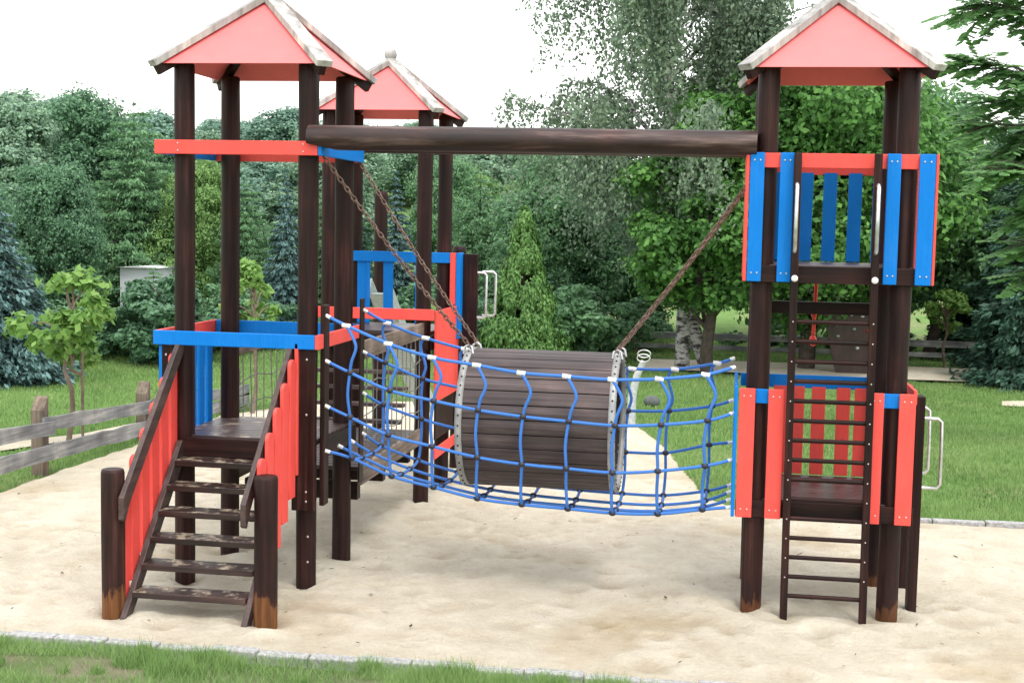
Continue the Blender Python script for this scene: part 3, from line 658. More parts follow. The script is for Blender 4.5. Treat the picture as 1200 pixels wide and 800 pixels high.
grass('verge_grass', 170000, (-3.6, 3.9, -2.9, -1.41), .02, .075, .0045, 'short patchy grass in front of the kerb', 2, lambda x, y: 0*x+.0, verge_ok, 1.1)
def tuft_ok(x, y, g):
    c = np.zeros(len(x), bool)
    qq = np.random.default_rng(8)
    for _ in range(46):
        cx, cy = qq.uniform(-.2, 2.9), qq.uniform(-2.3, -1.47); c |= (x-cx)**2+(y-cy)**2 < qq.uniform(.04, .13)**2
    for _ in range(16):
        cx, cy = qq.uniform(-2.2, 0), qq.uniform(-1.9, -1.45); c |= (x-cx)**2+(y-cy)**2 < qq.uniform(.03, .09)**2
    return c
grass('tall_grass', 90000, (-3, 3.2, -2.4, -1.44), .04, .105, .006, 'taller green grass tufts growing against the front kerb', 3, lambda x, y: 0*x, tuft_ok, .8)

# ------------------------------------------------------------------ the towers
PR = .063
SCM = {}
def bits(name, pts, r, sc, mat, parent, off, n=8, m_=5):
    "small identical pieces, one object each, sharing one mesh"
    key = (name, r)
    if key not in SCM:
        mb = MB(); mb.ball((0, 0, 0), r, sc, n, m_); o = mb.build(name, mat, parent, (0, 0, 0)); SCM[key] = o.data; first = o
    else: first = None
    for p in pts:
        o = first or bpy.data.objects.new(name, SCM[key])
        if not first: col.objects.link(o)
        first = None; o.parent = parent; o.location = (p[0]-off[0], p[1]-off[1], p[2]-off[2])
def screws(parent, off, pts, r=.006, name='screw'): bits(name, pts, r, (1, .5, 1), SCREW, parent, off, 6, 4)
def roof(parent, off, cx, cy, hs=.525, ez=3.225, az=3.70, seed=0):
    q = random.Random(seed)
    mb = MB(); th = .02
    cs = [(cx-hs, cy-hs), (cx+hs, cy-hs), (cx+hs, cy+hs), (cx-hs, cy+hs)]
    for i in range(4):
        a, b = cs[i], cs[(i+1) % 4]
        mx_, my_ = (a[0]+b[0])/2-cx, (a[1]+b[1])/2-cy; l = math.hypot(mx_, my_); nx, ny = mx_/l, my_/l
        o3 = [(a[0], a[1], ez), (b[0], b[1], ez), (cx, cy, az)]
        k = .018
        i3 = [(p[0]-nx*k*.9, p[1]-ny*k*.9, p[2]-(.0 if j < 2 else k)) for j, p in enumerate(o3)]
        mb.add(o3+i3, [(0, 1, 2), (5, 4, 3), (0, 3, 4, 1), (1, 4, 5, 2), (2, 5, 3, 0)])
    rf = mb.build('roof', ROOFLIT, parent, off)
    for (x, y) in cs:
        a = Vector((cx, cy, az+.016)); b = Vector((x, y, ez+.016)); d = (b-a).normalized()
        e = b+d*.035; st = a+d*.03
        h = Vector((x-cx, y-cy, 0)).normalized(); s = Vector((-h.y, h.x, 0))
        mb = MB(); 
        # one flat board capping the hip
        n = d.cross(s).normalized(); n = -n if n.z < 0 else n; w = .052; t = .018
        vs = [p+s*u*w+n*(-.022+v_*(t+.022)) for p in (st, e) for u in (-1, 1) for v_ in (0, 1)]
        mb.add(vs, [(0, 1, 3, 2), (4, 6, 7, 5), (0, 4, 5, 1), (2, 3, 7, 6), (0, 2, 6, 4), (1, 5, 7, 3)])
        mb.build('hip_board', HIPW, rf, off, bevel=.003)
        mb = MB(); a2 = Vector((cx, cy, az-.07)); b2 = Vector((x, y, ez-.045)); e2 = b2+d*.0
        mb.plank(a2+d*.05, e2, .06, .045); mb.build('rafter', DW['x'], rf, off, bevel=.004)
    mb = MB(); mb.tube([(cx, cy, az-.03), (cx, cy, az+.028), (cx, cy, az+.05)], [.045, .045, .02], 14); mb.build('finial', HIPW, rf, off)
    return rf
def posts(parent, off, X, Y, zt=3.24, seed=0, mat=DWW):
    for i, x in enumerate(X):
        for j, y in enumerate(Y):
            mb = MB(); mb.log(x, y, -.1, zt, PR, seed+i*2+j); mb.build('post', mat, parent, off)
def deck(parent, off, x0, x1, y0, y1, z, th=.03, n=8, mat=DECKW):
    mb = MB(); w = (y1-y0)/n
    for i in range(n): mb.box(x0, x1, y0+i*w+.003, y0+(i+1)*w-.003, z-th, z)
    return mb.build('deck', mat, parent, off, bevel=.003)
def rail(parent, off, a, b, w, t, mat, name='rail', bevel=.004):
    mb = MB(); mb.plank(a, b, w, t); o = mb.build(name, mat, parent, off, bevel=bevel)
    return o
def slat(parent, off, x0, x1, y0, y1, z0, z1, mat, name='slat', sc=True):
    mb = MB(); mb.box(x0, x1, y0, y1, z0, z1); o = mb.build(name, mat, parent, off, bevel=.004)
    if sc and x1-x0 > .05:
        screws(o, off, [(x0+(x1-x0)*u, y0-.001, z) for u in (.3, .7) for z in (z0+.05, z1-.045)])
    return o

# ---- tower A with staircase
A = (-.4, .39, 0)
TA = thing('play_tower', 'red roofed play tower with the wooden staircase at its front', 'play tower', A)
AX, AY = (-.8, 0), (0, .78)
posts(TA, A, AX, AY, seed=1, mat=DW['z'])
roof(TA, A, -.4, .39, seed=1)
for (a, b, mt) in [((-.952, -.098, 2.722), (.09, -.098, 2.722), RED), ((-.952, .862, 2.722), (.09, .862, 2.722), RED)]:
    rail(TA, A, a, b, .086, .024, mt)
for x in (.104, -.938): rail(TA, A, (x, -.112 if x > 0 else -.084, 2.722), (x, .848, 2.722), .086, .024, BLUE)
deck(TA, A, -.86, .06, -.03, .84, .93, .035, 9, DECKA)
rail(TA, A, (-.79, -.052, .86), (.0, -.052, .86), .12, .035, DW['x'], 'fascia')
rail(TA, A, (.072, .07, .855), (.072, .84, .855), .12, .02, DW['y'], 'fascia')
rail(TA, A, (-.876, -.0, .855), (-.876, .84, .855), .11, .024, DW['y'], 'fascia')
rail(TA, A, (-.86, .86, .855), (.06, .86, .855), .11, .024, DW['x'], 'fascia')
rail(TA, A, (-.955, -.118, 1.548), (.085, -.118, 1.548), .088, .024, BLUE)     # over the stairs
rail(TA, A, (.099, -.13, 1.548), (.099, .89, 1.548), .088, .024, RED)
rail(TA, A, (-.943, -.104, 1.548), (-.943, .88, 1.548), .088, .022, RED)
rail(TA, A, (-.93, .862, 1.548), (.085, .862, 1.548), .088, .022, BLUE)
for y in (-.06, .13, .27, .41, .55, .69): slat(TA, A, -.928, -.906, y-.045, y+.045, .84, 1.5, BLUE, sc=False)
slat(TA, A, -.93, -.835, -.104, -.069, .62, 1.5, DW['z'], 'newel_board', False)
slat(TA, A, -.064, .082, -.104, -.066, .5, 1.5, DW['z'], 'newel_board', False)
for y in (.03, .835): slat(TA, A, .112 if y > .5 else .088, .122 if y > .5 else .118, y-.05, y+.05, .52, 1.77, DW['z'], 'net_board', False)
screws(TA, A, [(.03, -.106, z) for z in (1.44, 1.1, .62, .56)]+[(-.88, -.106, z) for z in (1.44, .9)]+[(.03, -.062, z) for z in (.33, .17)], .008, 'bolt_head')
# red screws on front upper rail
screws(TA, A, [(x, -.111, z) for x in (-.8, .0) for z in (2.70, 2.745)])
# staircase (part) with sub-parts
def zs(y): return .93+(y+.07)*1.052      # pitch line: front edge of treads
STR = []
for x in (-.80, -.075):
    mb = MB(); STR.append(mb)
    pts = [(-.93, -.03), (-.83, -.03), (-.03, .80), (-.03, .90), (-.09, .90)]
    mb.extrude([(p[0], p[1]) for p in pts], 'x', x-.018, x+.018)
S = (-.43, -.45, 0)
st = thing('staircase', 'dark wooden staircase with sloping handrails and round topped red slats', 'staircase', S)
for k in range(1, 7):
    yf = -.07-.122*(7-k)-.02; z = .133*k
    mb = MB(); mb.box(-.78, -.095, yf, yf+.16, z-.036, z); mb.build('tread', TREAD, st, S, bevel=.004)
for mb in STR: mb.build('stringer', HAND, st, S, bevel=.004)
def handrail(x, xi):
    mb = MB(); a = Vector((x, -.075, 1.50)); b = Vector((x, -.875, .70))
    mb.extrude([(-.055, 1.585), (-.055, 1.46), (-.84, .655), (-.895, .56), (-.925, .575), (-.925, .70)], 'x', x-.016, x+.016)
    mb.build('handrail', HAND, st, S, bevel=.004)
handrail(-.797, 1); handrail(-.073, -1)
def rslat(x, y, z0, z1):
    mb = MB(); w = .05; n = 8
    top = [(y+w*math.cos(math.pi*i/n), z1-.03+w*.8*math.sin(math.pi*i/n)) for i in range(n+1)]
    mb.extrude([(y-w, z0)]+[(y+w, z0)]+top, 'x', x-.011, x+.011)
    mb.build('slat', RED, st, S, bevel=.003)
for i in range(6):
    y = -.098-.14*i
    rslat(-.838, y, .79+y*.95, 1.535+.968*y)
    y = -.08-.132*i; rslat(-.03, y, .80+y*.95, 1.645+.975*y)
for x, s_ in ((-.885, 51), (.022, 52)):
    mb = MB(); mb.log(x, -.81 if x > 0 else -.84, -.1, .85, .067, s_, dome=.02); mb.build('newel_post', DWT, st, S)

# ---- tower B with ladder
B = (3.16, .54, 0)
TB = thing('play_tower', 'two storey play tower with red roof, ladder and blue upper slats at right', 'play tower', B)
BX, BY = (2.76, 3.56), (.15, .93)
posts(TB, B, BX, BY, seed=20)
roof(TB, B, 3.16, .54, seed=2)
yf = .05
deck(TB, B, 2.70, 3.62, .10, .99, .683, .035, 9); deck(TB, B, 2.70, 3.62, .10, .99, 2.085, .035, 9)
for zc in (.628, 2.03):
    rail(TB, B, (2.645, .074, zc), (3.675, .074, zc), .1, .022, DW['x'], 'fascia')
    rail(TB, B, (2.70, 1.012, zc-.02), (3.62, 1.012, zc-.02), .1, .022, DW['x'], 'fascia')
    for x in (2.684, 3.636): rail(TB, B, (x, .10, zc-.01), (x, .98, zc-.01), .09, .022, DW['y'], 'fascia')
rail(TB, B, (2.72, 1.0, 1.785), (3.60, 1.0, 1.785), .08, .04, DW['x'], 'cross_beam')
# lower box
for x0, x1 in ((2.648, 2.742), (2.818, 2.912), (3.398, 3.482), (3.568, 3.662)):
    slat(TB, B, x0, x1, .036, .058, .578, 1.352, RED)
rail(TB, B, (2.742+.002, .074, 1.305), (2.86, .074, 1.305), .085, .02, BLUE); rail(TB, B, (3.42, .074, 1.305), (3.6, .074, 1.305), .085, .02, BLUE)
rail(TB, B, (2.66, 1.0, 1.30), (3.66, 1.0, 1.30), .085, .022, BLUE)
for xc in (2.92, 3.032, 3.167, 3.325, 3.44): slat(TB, B, xc-.044, xc+.044, .975, .988, .69, 1.27, RED, sc=False)
for y in (.085, .24, .4, .56, .72, .88): slat(TB, B, 2.62, 2.64, y-.047, y+.047, .578, 1.36, BLUE, sc=False)
for y in (.45, .8): slat(TB, B, 3.672, 3.69, y-.047, y+.047, .62, 1.36, RED, sc=False)
rail(TB, B, (2.655, .06, 1.40), (2.655, .99, 1.40), .07, .02, BLUE) if False else None
rail(TB, B, (3.66, .06, 1.33), (3.66, .99, 1.33), .085, .02, RED)
for y in (.36, .88):
    slat(TB, B, 3.698, 3.752, y-.06, y+.06, -.1, 1.31, DW['z'], 'climbing_board', False)
    mb = MB(); mb.tube([(3.75, y+.03, 1.17), (3.84, y+.03, 1.17), (3.862, y+.03, 1.15), (3.868, y+.03, .96), (3.868, y+.03, .77), (3.85, y+.03, .745), (3.75, y+.03, .745)], .0105, 10); mb.build('grab_handle', GALV, TB, B)
# upper box
for x0, x1 in ((2.665, 2.748), (2.838, 2.918), (3.442, 3.52), (3.622, 3.712)):
    slat(TB, B, x0, x1, .036, .058, 1.985, 2.737, BLUE)
rail(TB, B, (2.66, .074, 2.693), (3.70, .074, 2.693), .086, .02, RED)
rail(TB, B, (2.66, 1.0, 2.69), (3.70, 1.0, 2.69), .086, .022, RED)
for xc in (2.87, 3.037, 3.188, 3.346, 3.5): slat(TB, B, xc-.043, xc+.043, .975, .988, 2.09, 2.66, BLUE, sc=False)
for y in (.085, .24, .4, .56, .72, .88):
    slat(TB, B, 2.642, 2.662, y-.047, y+.047, 1.985, 2.737, RED, sc=False); slat(TB, B, 3.714, 3.73, y-.047, y+.047, 1.985, 2.737, RED, sc=False)
# ladder
LO = (3.17, .01, 0)
ld = thing('ladder', 'tall dark wooden ladder with steel grips leaning on the two storey tower', 'ladder', LO)
for x, x2 in ((2.95, 2.936), (3.408, 3.388)):
    mb = MB(); mb.plank((x, .012, -.08), (x2, .008, 2.735), .05, .043, (0, 1, 0)); mb.build('side_rail', DW['z'], ld, LO, bevel=.005)
for k in range(15):
    z = .127+.1165*k if k < 15 else 0
    xo = -.03*z/2.735
    mb = MB(); mb.tube([(2.965+xo*.5, .012, z), (3.39+xo*.5, .012, z)], .0135, 8); mb.build('rung', DW['x'], ld, LO)
for x in (2.935, 3.392):
    mb = MB(); mb.tube([(x, -.012, 2.165), (x, -.045, 2.18), (x, -.047, 2.36), (x, -.045, 2.54), (x, -.012, 2.555)], .0115, 10); mb.build('grab_handle', GALV, ld, LO)
bits('bolt_cap', [(x, -.026, 2.01) for x in (2.94, 3.393)], .02, (1, .7, 1), WCLIP, ld, LO, 12, 8)
screws(ld, LO, [(x-.006*k/10, -.017, .127+.1165*k) for k in range(1, 15) for x in (2.949, 3.405)], .005)

# climbing wall behind B
CWX = at(1000, 14.2); CWO = (CWX, 14.2, 0)
cw = thing('climbing_wall', 'brown board with small pale and red holds standing beyond the ladder', 'climbing wall', CWO)
mb = MB(); mb.extrude([(CWX-.52, 1.06), (CWX-.25, -.05), (CWX+.42, -.05), (CWX+.42, 1.10)], 'y', 14.18, 14.24); mb.build('board', wood('climbing_board_wood', (.03, .015, .012), (.05, .026, .021), (.075, .04, .035), 'z'), cw, CWO, bevel=.006)
HOLD = [plain('hold_red', (.6, .03, .02)), plain('hold_grey', (.5, .52, .5)), plain('hold_green', (.2, .3, .25))]
for i, (u, v) in enumerate([(-.42, .97), (-.05, .95), (.12, .93), (.0, .72), (.22, .7), (.06, .42), (-.25, .6), (.3, .35)]):
    mb = MB(); mb.ball((CWX+u, 14.165, v), .026, (1.2, .8, 1), 8, 5); mb.build('climbing_hold', HOLD[(1, 1, 1, 2, 0, 1, 2, 2)[i]], cw, CWO)
rp = MB(); rp.tube([(3.13, 1.1, 1.97), (3.13, 1.12, 1.8), (3.125, 1.13, 1.6)], .012, 8); rp.ball((3.125, 1.13, 1.75), .022, (1, 1, 1.8)); rp.ball((3.125, 1.13, 1.56), .025, (1, 1, 1.6))
tag(rp.build('climbing_rope', HOLD[0], None, (3.13, 1.1, 1.97)), 'short red knotted rope hanging behind the ladder', 'rope')

# ---- tower C at the back
Cc = (-.3, 3.14, 0)
TC = thing('play_tower', 'smaller looking rear play tower with red roof behind the stair tower', 'play tower', Cc)
CX, CY = (-.7, .1), (2.75, 3.53)
posts(TC, Cc, CX, CY, seed=40, zt=3.21, mat=DW['z'])
roof(TC, Cc, -.3, 3.14, seed=3, hs=.515, ez=3.18, az=3.615)
mb = MB(); mb.ball((-.3, 3.14, 3.675), .055, (1, 1, 1), 14, 8); mb.build('ball_finial', HIPW, TC, Cc)
deck(TC, Cc, -.76, .16, 2.72, 3.58, 1.40, .035, 9)
rail(TC, Cc, (-.76, 2.69, 1.31), (.16, 2.69, 1.31), .11, .024, DW['x'], 'fascia')
rail(TC, Cc, (.176, 2.72, 1.31), (.176, 3.58, 1.31), .11, .024, DW['y'], 'fascia')
rail(TC, Cc, (-.80, 2.62, 1.545), (.22, 2.62, 1.545), .09, .024, RED)
rail(TC, Cc, (-.70, 3.46, 1.985), (.17, 3.46, 1.985), .09, .024, BLUE)
for xc in (-.62, -.385, -.10): slat(TC, Cc, xc-.043, xc+.043, 3.474, 3.494, 1.40, 1.94, BLUE, sc=False)
slat(TC, Cc, -.575, -.545, 3.46, 3.475, 1.40, 1.94, BLUE, sc=False)
slat(TC, Cc, .172, .222, 3.44, 3.47, 1.58, 2.03, RED, sc=False)
slat(TC, Cc, .225, .262, 3.44, 3.60, 1.29, 2.03, BLUE, sc=False)
for i in range(9):
    y = 2.66+.1*i; slat(TC, Cc, .215, .235, y, y+.094, .83, 1.575, RED, sc=False)
rail(TC, Cc, (.225, 2.66, .405), (.225, 3.56, .405), .085, .022, RED)
slat(TC, Cc, .265, .39, 3.56, 3.62, -.1, 2.02, DW['z'], 'climbing_board', False)
slat(TC, Cc, .19, .205, 2.8, 3.5, .5, .83, DW['z'], 'side_board', False)
for y, dx in ((3.58, .0), (3.85, .035)):
    mb = MB(); X0 = .385; X1 = .468+dx
    mb.tube([(X0, y, 1.86), (X1-.02, y, 1.86), (X1, y, 1.84), (X1, y, 1.66), (X1, y, 1.49), (X1-.02, y, 1.47), (X0, y, 1.47)], .0115, 10); mb.build('grab_handle', GALV, TC, Cc)

# round topped posts behind tower C
for px, Y, py, lab in ((445, 4.6, 228, 'round topped wooden post standing left of the rear tower'), (537, 4.4, 291, 'lower round topped wooden post right of the rear tower')):
    X = at(px, Y); mb = MB(); mb.log(X, Y, -.1, zat(py, Y), .064, px, dome=.05)
    tag(mb.build('wooden_post', DW['z'], None, (X, Y, 0)), lab, 'post')
X = at(473, 5.2); SLM = plain('slide_grey', (.36, .43, .42), .5)
sl = thing('slide', 'grey steel slide glimpsed behind the blue rail of the rear tower', 'slide', (X, 5.2, 0))
mb = MB(); mb.plank((X, 4.2, 1.62), (X, 6.2, .25), .02, .15); mb.build('chute', SLM, sl, (X, 5.2, 0))
for s_ in (-1, 1):
    mb = MB(); mb.plank((X+s_*.085, 4.2, 1.7), (X+s_*.085, 6.2, .33), .14, .02); mb.build('side_wall', SLM, sl, (X, 5.2, 0))

# ---- plank bridge between A and C
pb = thing('plank_bridge', 'low plank bridge with weathered handrail linking the stair tower and rear tower', 'bridge', (-.35, 1.8, 0))
PO = (-.35, 1.8, 0)
for i in range(17):
    y = .92+i*.103; mb = MB(); mb.box(-.78, .075, y, y+.085, .572, .60); mb.build('deck_plank', DECKW, pb, PO, bevel=.004)
for x in (-.8, .098):
    mb = MB(); mb.plank((x, .88, .545), (x, 2.68, .545), .13, .032); mb.build('side_beam', GREYW, pb, PO, bevel=.005)
    mb = MB(); mb.plank((x+.015, .88, 1.415), (x+.015, 2.68, 1.415), .125, .03); mb.build('handrail', GREYW, pb, PO, bevel=.005)
for y in (1.0, 1.7, 2.5):
    mb = MB(); mb.box(-.76, .06, y-.04, y+.04, .36, .475); mb.build('joist', DW['x'], pb, PO, bevel=.004)
for i in range(4):
    y = 2.25+i*.1; mb = MB(); mb.box(-.74, .04, y, y+.07, .70+i*.12, .73+i*.12); mb.build('step', DECKW, pb, PO, bevel=.004)
for x in (-.8, .098):
    mb = MB()
    for i in range(12):
        y = 1.0+i*.145; mb.tube([(x+.01, y, 1.36), (x+.01+.01*math.sin(i*2), y+.01, 1.0), (x+.01, y, .6)], .0045, 6)
    for j in range(3):
        z = .78+.19*j; mb.tube([(x+.01, .95+k*.17, z-.02*math.sin(k*1.5+j)) for k in range(11)], .0045, 6)
    mb.build('rope_netting', GREYROPE, pb, PO)
# ---- overhead beam
mb = MB(); N = 20; secs = []
prof = [(.022, 1, 2.835), (.04, 1, 0)]
q = random.Random(7); n = 22; vs = []; xs = [.03, .06, .12, .2, .3]+[.3+2.4*i/14 for i in range(1, 15)]
for i, xx in enumerate(xs):
    t = (xx-.03)/2.7; cy = -.085+.16*t; cz = 2.788; r_ = .075
    for k in range(n):
        a = 2*math.pi*k/n; rr = r_*(1+.012*math.sin(xx*5+a)+.008*math.sin(xx*11+2*a))
        zz = math.sin(a)*rr
        if xx < .24 : 
            lo = -.038-(xx-.03)*.22; zz = max(zz, lo) if zz < 0 else zz
        vs.append((xx, cy+math.cos(a)*rr, cz+zz))
fs = [(i*n+k, i*n+(k+1) % n, (i+1)*n+(k+1) % n, (i+1)*n+k) for i in range(len(xs)-1) for k in range(n)]
mb.add(vs, fs, True); mb.add(vs[:n], [tuple(range(n))[::-1]]); mb.add(vs[-n:], [tuple(range(n))])
tag(mb.build('overhead_beam', BEAMW, None, (1.4, 0, 2.79)), 'long dark round log spanning between the two front towers', 'beam')
mb = MB(); mb.log(.93, 2.815, .09, 2.68, .066, 8, axis='x')
tag(mb.build('overhead_beam', BEAMW, None, (1.4, .93, 2.78)), 'second round log hidden just behind the front overhead log', 'beam')

# ------------------------------------------------------------------ barrel
BC = Vector((1.385, .47, 1.055)); BR = .435; BO = tuple(BC)
bar = thing('crawl_barrel', 'large wooden slatted barrel hanging inside the blue rope net', 'barrel', BO)
mb = MB(); NS = 30
for i in range(NS):
    a = 2*math.pi*i/NS; da = math.pi/NS*.93
    o_ = []
    for x_ in (.955, 1.885):
        for rr, aa in ((BR, a-da), (BR+.004, a), (BR, a+da), (BR-.028, a+da), (BR-.028, a-da)):
            o_.append((x_, BC.y+rr*math.cos(aa), BC.z+rr*math.sin(aa)))
    mb.add(o_, [(4, 3, 2, 1, 0), (5, 6, 7, 8, 9), (0, 1, 6, 5), (1, 2, 7, 6), (2, 3, 8, 7), (3, 4, 9, 8), (4, 0, 5, 9)])
mb.build('barrel_staves', BARW, bar, BO, bevel=.002)
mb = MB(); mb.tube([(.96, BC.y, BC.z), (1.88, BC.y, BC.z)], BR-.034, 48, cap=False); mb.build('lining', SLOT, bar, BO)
for x0, x1 in ((.93, .972), (1.873, 1.915)):
    mb = MB(); n = 64; vs = []
    for x_, rr in ((x0, BR+.01), (x1, BR+.01), (x1, BR-.034), (x0, BR-.034)):
        vs += [(x_, BC.y+rr*math.cos(2*math.pi*k/n), BC.z+rr*math.sin(2*math.pi*k/n)) for k in range(n)]
    mb.add(vs, [(j*n+k, j*n+(k+1) % n, ((j+1) % 4)*n+(k+1) % n, ((j+1) % 4)*n+k) for j in range(4) for k in range(n)], True)
    nf = len(mb.f)
    for k in range(44):
        a = 2*math.pi*k/44
        for dx in ((x0+x1)/2,): mb.ball((dx, BC.y+(BR+.012)*math.cos(a), BC.z+(BR+.012)*math.sin(a)), .0065, (1, 1, 1), 6, 4)
        if x1 > 1.5: mb.ball((x1+.001, BC.y+(BR-.012)*math.cos(a), BC.z+(BR-.012)*math.sin(a)), .006, (1, 1, 1), 6, 4)
    hb = mb.build('steel_hoop', BAND, bar, BO); hb.data.materials.append(SLOT)
    for p in hb.data.polygons[nf:]: p.material_index = 1
# lugs on which the chains hang
LUG = []
for x_, cx in ((.95, -1), (1.895, 1)):
    for y_ in (BC.y-.13, BC.y+.16):
        z_ = BC.z+math.sqrt(BR**2-(y_-BC.y)**2)+.012; LUG.append((x_, y_, z_))
        mb = MB(); mb.tube([(x_-.03, y_, z_-.015), (x_-.022, y_, z_+.03), (x_, y_, z_+.045), (x_+.022, y_, z_+.03), (x_+.03, y_, z_-.015)], .008, 8); mb.build('chain_lug', GALV, bar, BO)

def chain(a, b, label, sag=.0):
    a = Vector(a); b = Vector(b); d = b-a; n = int(d.length/.033); mb = MB()
    dn = d.normalized(); u = dn.orthogonal().normalized(); w = dn.cross(u)
    for i in range(n+1):
        c = a+d*i/n+Vector((0, 0, -sag*math.sin(math.pi*i/n))); s = u if i % 2 else w
        pts = []
        for k in range(11):
            q_ = 2*math.pi*k/10; pts.append(c+dn*math.cos(q_)*.024+s*math.sin(q_)*.0125)
        mb.tube(pts, .0045, 5, cap=False)
    tag(mb.build('hanging_chain', CHAINM, None, tuple(a)), label, 'chain', 'chains carrying the barrel')
L0, L1, L2, L3 = [Vector(l)+Vector((0, 0, .045)) for l in LUG]
chain((.10, -.02, 2.68), L0, 'nearer rusty chain from the log\'s left end down to the barrel\'s left end', .03)
chain((.10, .80, 2.68), L1, 'farther rusty chain at the barrel\'s left end, passing above the round topped post', .03)
chain((2.66, .12, 2.56), L2, 'nearer rusty chain from the right end of the barrel up to the ladder tower', .02)
chain((2.66, .86, 2.56), L3, 'farther of the two rusty chains at the right end of the barrel', .02)

# ------------------------------------------------------------------ rope net
NO = (1.37, .45, .6)
net = thing('rope_net', 'blue rope net slung between the towers around the barrel', 'net', NO)
FV = [[(0.254, 1.65), (0.279, 1.361), (0.276, 1.082), (0.267, 0.811)], [(0.52, 1.548), (0.534, 1.26), (0.522, 0.981), (0.527, 0.71)], [(0.795, 1.473), (0.809, 1.208), (0.798, 0.924), (0.795, 0.654)],
      [(1.072, 1.436), (1.086, 1.162), (1.082, 0.869), (1.072, 0.598)], [(1.346, 1.399), (1.363, 1.134), (1.358, 0.84), (1.351, 0.575)], [(1.622, 1.389), (1.642, 1.117), (1.63, 0.827), (1.637, 0.564)],
      [(1.896, 1.379), (1.92, 1.104), (1.911, 0.815), (1.91, 0.552)], [(2.176, 1.394), (2.195, 1.121), (2.182, 0.838), (2.185, 0.562)], [(2.447, 1.43), (2.466, 1.158), (2.459, 0.883), (2.451, 0.603)]]
RVV = [[(0.268, 1.6), (0.251, 1.327), (0.245, 1.038), (0.243, 0.76)], [(0.538, 1.507), (0.516, 1.226), (0.517, 0.95), (0.503, 0.671)], [(0.812, 1.441), (.80, 1.17), (.79, .89), (0.779, 0.602)],
       [(1.08, 1.40), (1.07, 1.12), (1.06, .84), (1.05, .56)], [(1.36, 1.37), (1.35, 1.09), (1.34, .81), (1.34, .535)], [(1.65, 1.355), (1.64, 1.07), (1.63, .79), (1.619, 0.521)],
       [(1.947, 1.349), (1.926, 1.064), (1.915, 0.788), (1.904, 0.513)], [(2.228, 1.356), (2.197, 1.075), (2.183, 0.795), (2.178, 0.515)], [(2.504, 1.406), (2.479, 1.119), (2.468, 0.863), (2.461, 0.559)]]
yF = [-.02, -.02, .0, .08]; yR = [.93, .95, .93, .90]
Lf = [(.122, 0, 1.705), (.122, 0, 1.425), (.122, 0, 1.145), (.122, 0, .864)]; Rf = [(2.612, .08, 1.47), (2.614, .08, 1.194), (2.616, .08, .913), (2.618, .08, .627)]
Lr = [(.122, .85, 1.691), (.122, .85, 1.406), (.122, .85, 1.125), (.122, .85, .849)]; Rr = [(2.612, .95, 1.441), (2.614, .95, 1.164), (2.616, .95, .882), (2.618, .95, .598)]
def smooth(pts, k=5):
    P = [Vector(p) for p in pts]; out = []
    for i in range(len(P)-1):
        p0, p1, p2, p3 = P[max(i-1, 0)], P[i], P[i+1], P[min(i+2, len(P)-1)]
        for j in range(k):
            t = j/k; out.append(.5*((2*p1)+(p2-p0)*t+(2*p0-5*p1+4*p2-p3)*t*t+(3*p1-p0-3*p2+p3)*t**3))
    out.append(P[-1]); return out
NR = .0098
KP = []
qn = random.Random(4)
def hrope(pts, r=NR):
    mb = MB(); mb.tube(smooth(pts), r, 8); mb.build('horizontal_rope', ROPE, net, NO)
    for a, b in ((pts[0], pts[1]), (pts[-1], pts[-2])):
        a = Vector(a); d = (Vector(b)-a).normalized(); mb = MB(); mb.tube([a-d*.005, a+d*.028], .012, 10); mb.build('rope_ferrule', WCLIP, net, NO)
for k in range(4):
    hrope([Lf[k]]+[(c[k][0], yF[k], c[k][1]) for c in FV]+[Rf[k]], NR if k else .0104)
    hrope([Lr[k]]+[(c[k][0], yR[k], c[k][1]) for c in RVV]+[Rr[k]])
fl1 = [(.124, .28, .852)]+[(.6*FV[i][3][0]+.4*RVV[i][3][0], .36, .66*FV[i][3][1]+.34*RVV[i][3][1]-.025) for i in range(9)]+[(2.618, .35, .62)]
fl2 = [(.124, .56, .842)]+[(.35*FV[i][3][0]+.65*RVV[i][3][0], .63, .34*FV[i][3][1]+.66*RVV[i][3][1]-.025) for i in range(9)]+[(2.618, .65, .61)]
hrope(fl1); hrope(fl2)
for i in range(9):
    F, V_ = FV[i], RVV[i]
    f = [Vector((F[k][0], yF[k], F[k][1])) for k in range(4)]; r_ = [Vector((V_[k][0], yR[k], V_[k][1])) for k in range(4)]
    pts = [f[0]]
    # slack first drop: bulges to the right then swings back
    pts += [f[0].lerp(f[1], .18)+Vector((.03, -.01, 0)), f[0].lerp(f[1], .45)+Vector((.055, -.015, 0)), f[0].lerp(f[1], .75)+Vector((.02, -.01, 0)), f[1]]
    pts += [f[1].lerp(f[2], .5)+Vector((-.012, -.008, 0)), f[2], f[2].lerp(f[3], .5)+Vector((-.006, 0, 0)), f[3]]
    pts += [Vector(fl1[i+1]), Vector(fl2[i+1]), r_[3], r_[3].lerp(r_[2], .5)+Vector((.006, .01, 0)), r_[2], r_[2].lerp(r_[1], .5)+Vector((-.008, .008, 0)), r_[1]]
    pts += [r_[1].lerp(r_[0], .3)+Vector((.012, .01, 0)), r_[1].lerp(r_[0], .7)+Vector((-.03, .015, 0)), r_[0].lerp(r_[1], .1)+Vector((-.03, .01, 0)), r_[0]]
    mb = MB(); mb.tube(smooth(pts, 4), NR, 8); mb.build('cross_rope', ROPE, net, NO)
    for p in (f[1], f[2], f[3], r_[1], r_[2], r_[3], Vector(fl1[i+1]), Vector(fl2[i+1])):
        KP.append(p)
    for p in (f[0], r_[0]): mb = MB(); mb.tube([p-Vector((.026, 0, -.002)), p+Vector((.026, 0, -.004))], .0145, 10); mb.build('white_clip', WCLIP, net, NO)
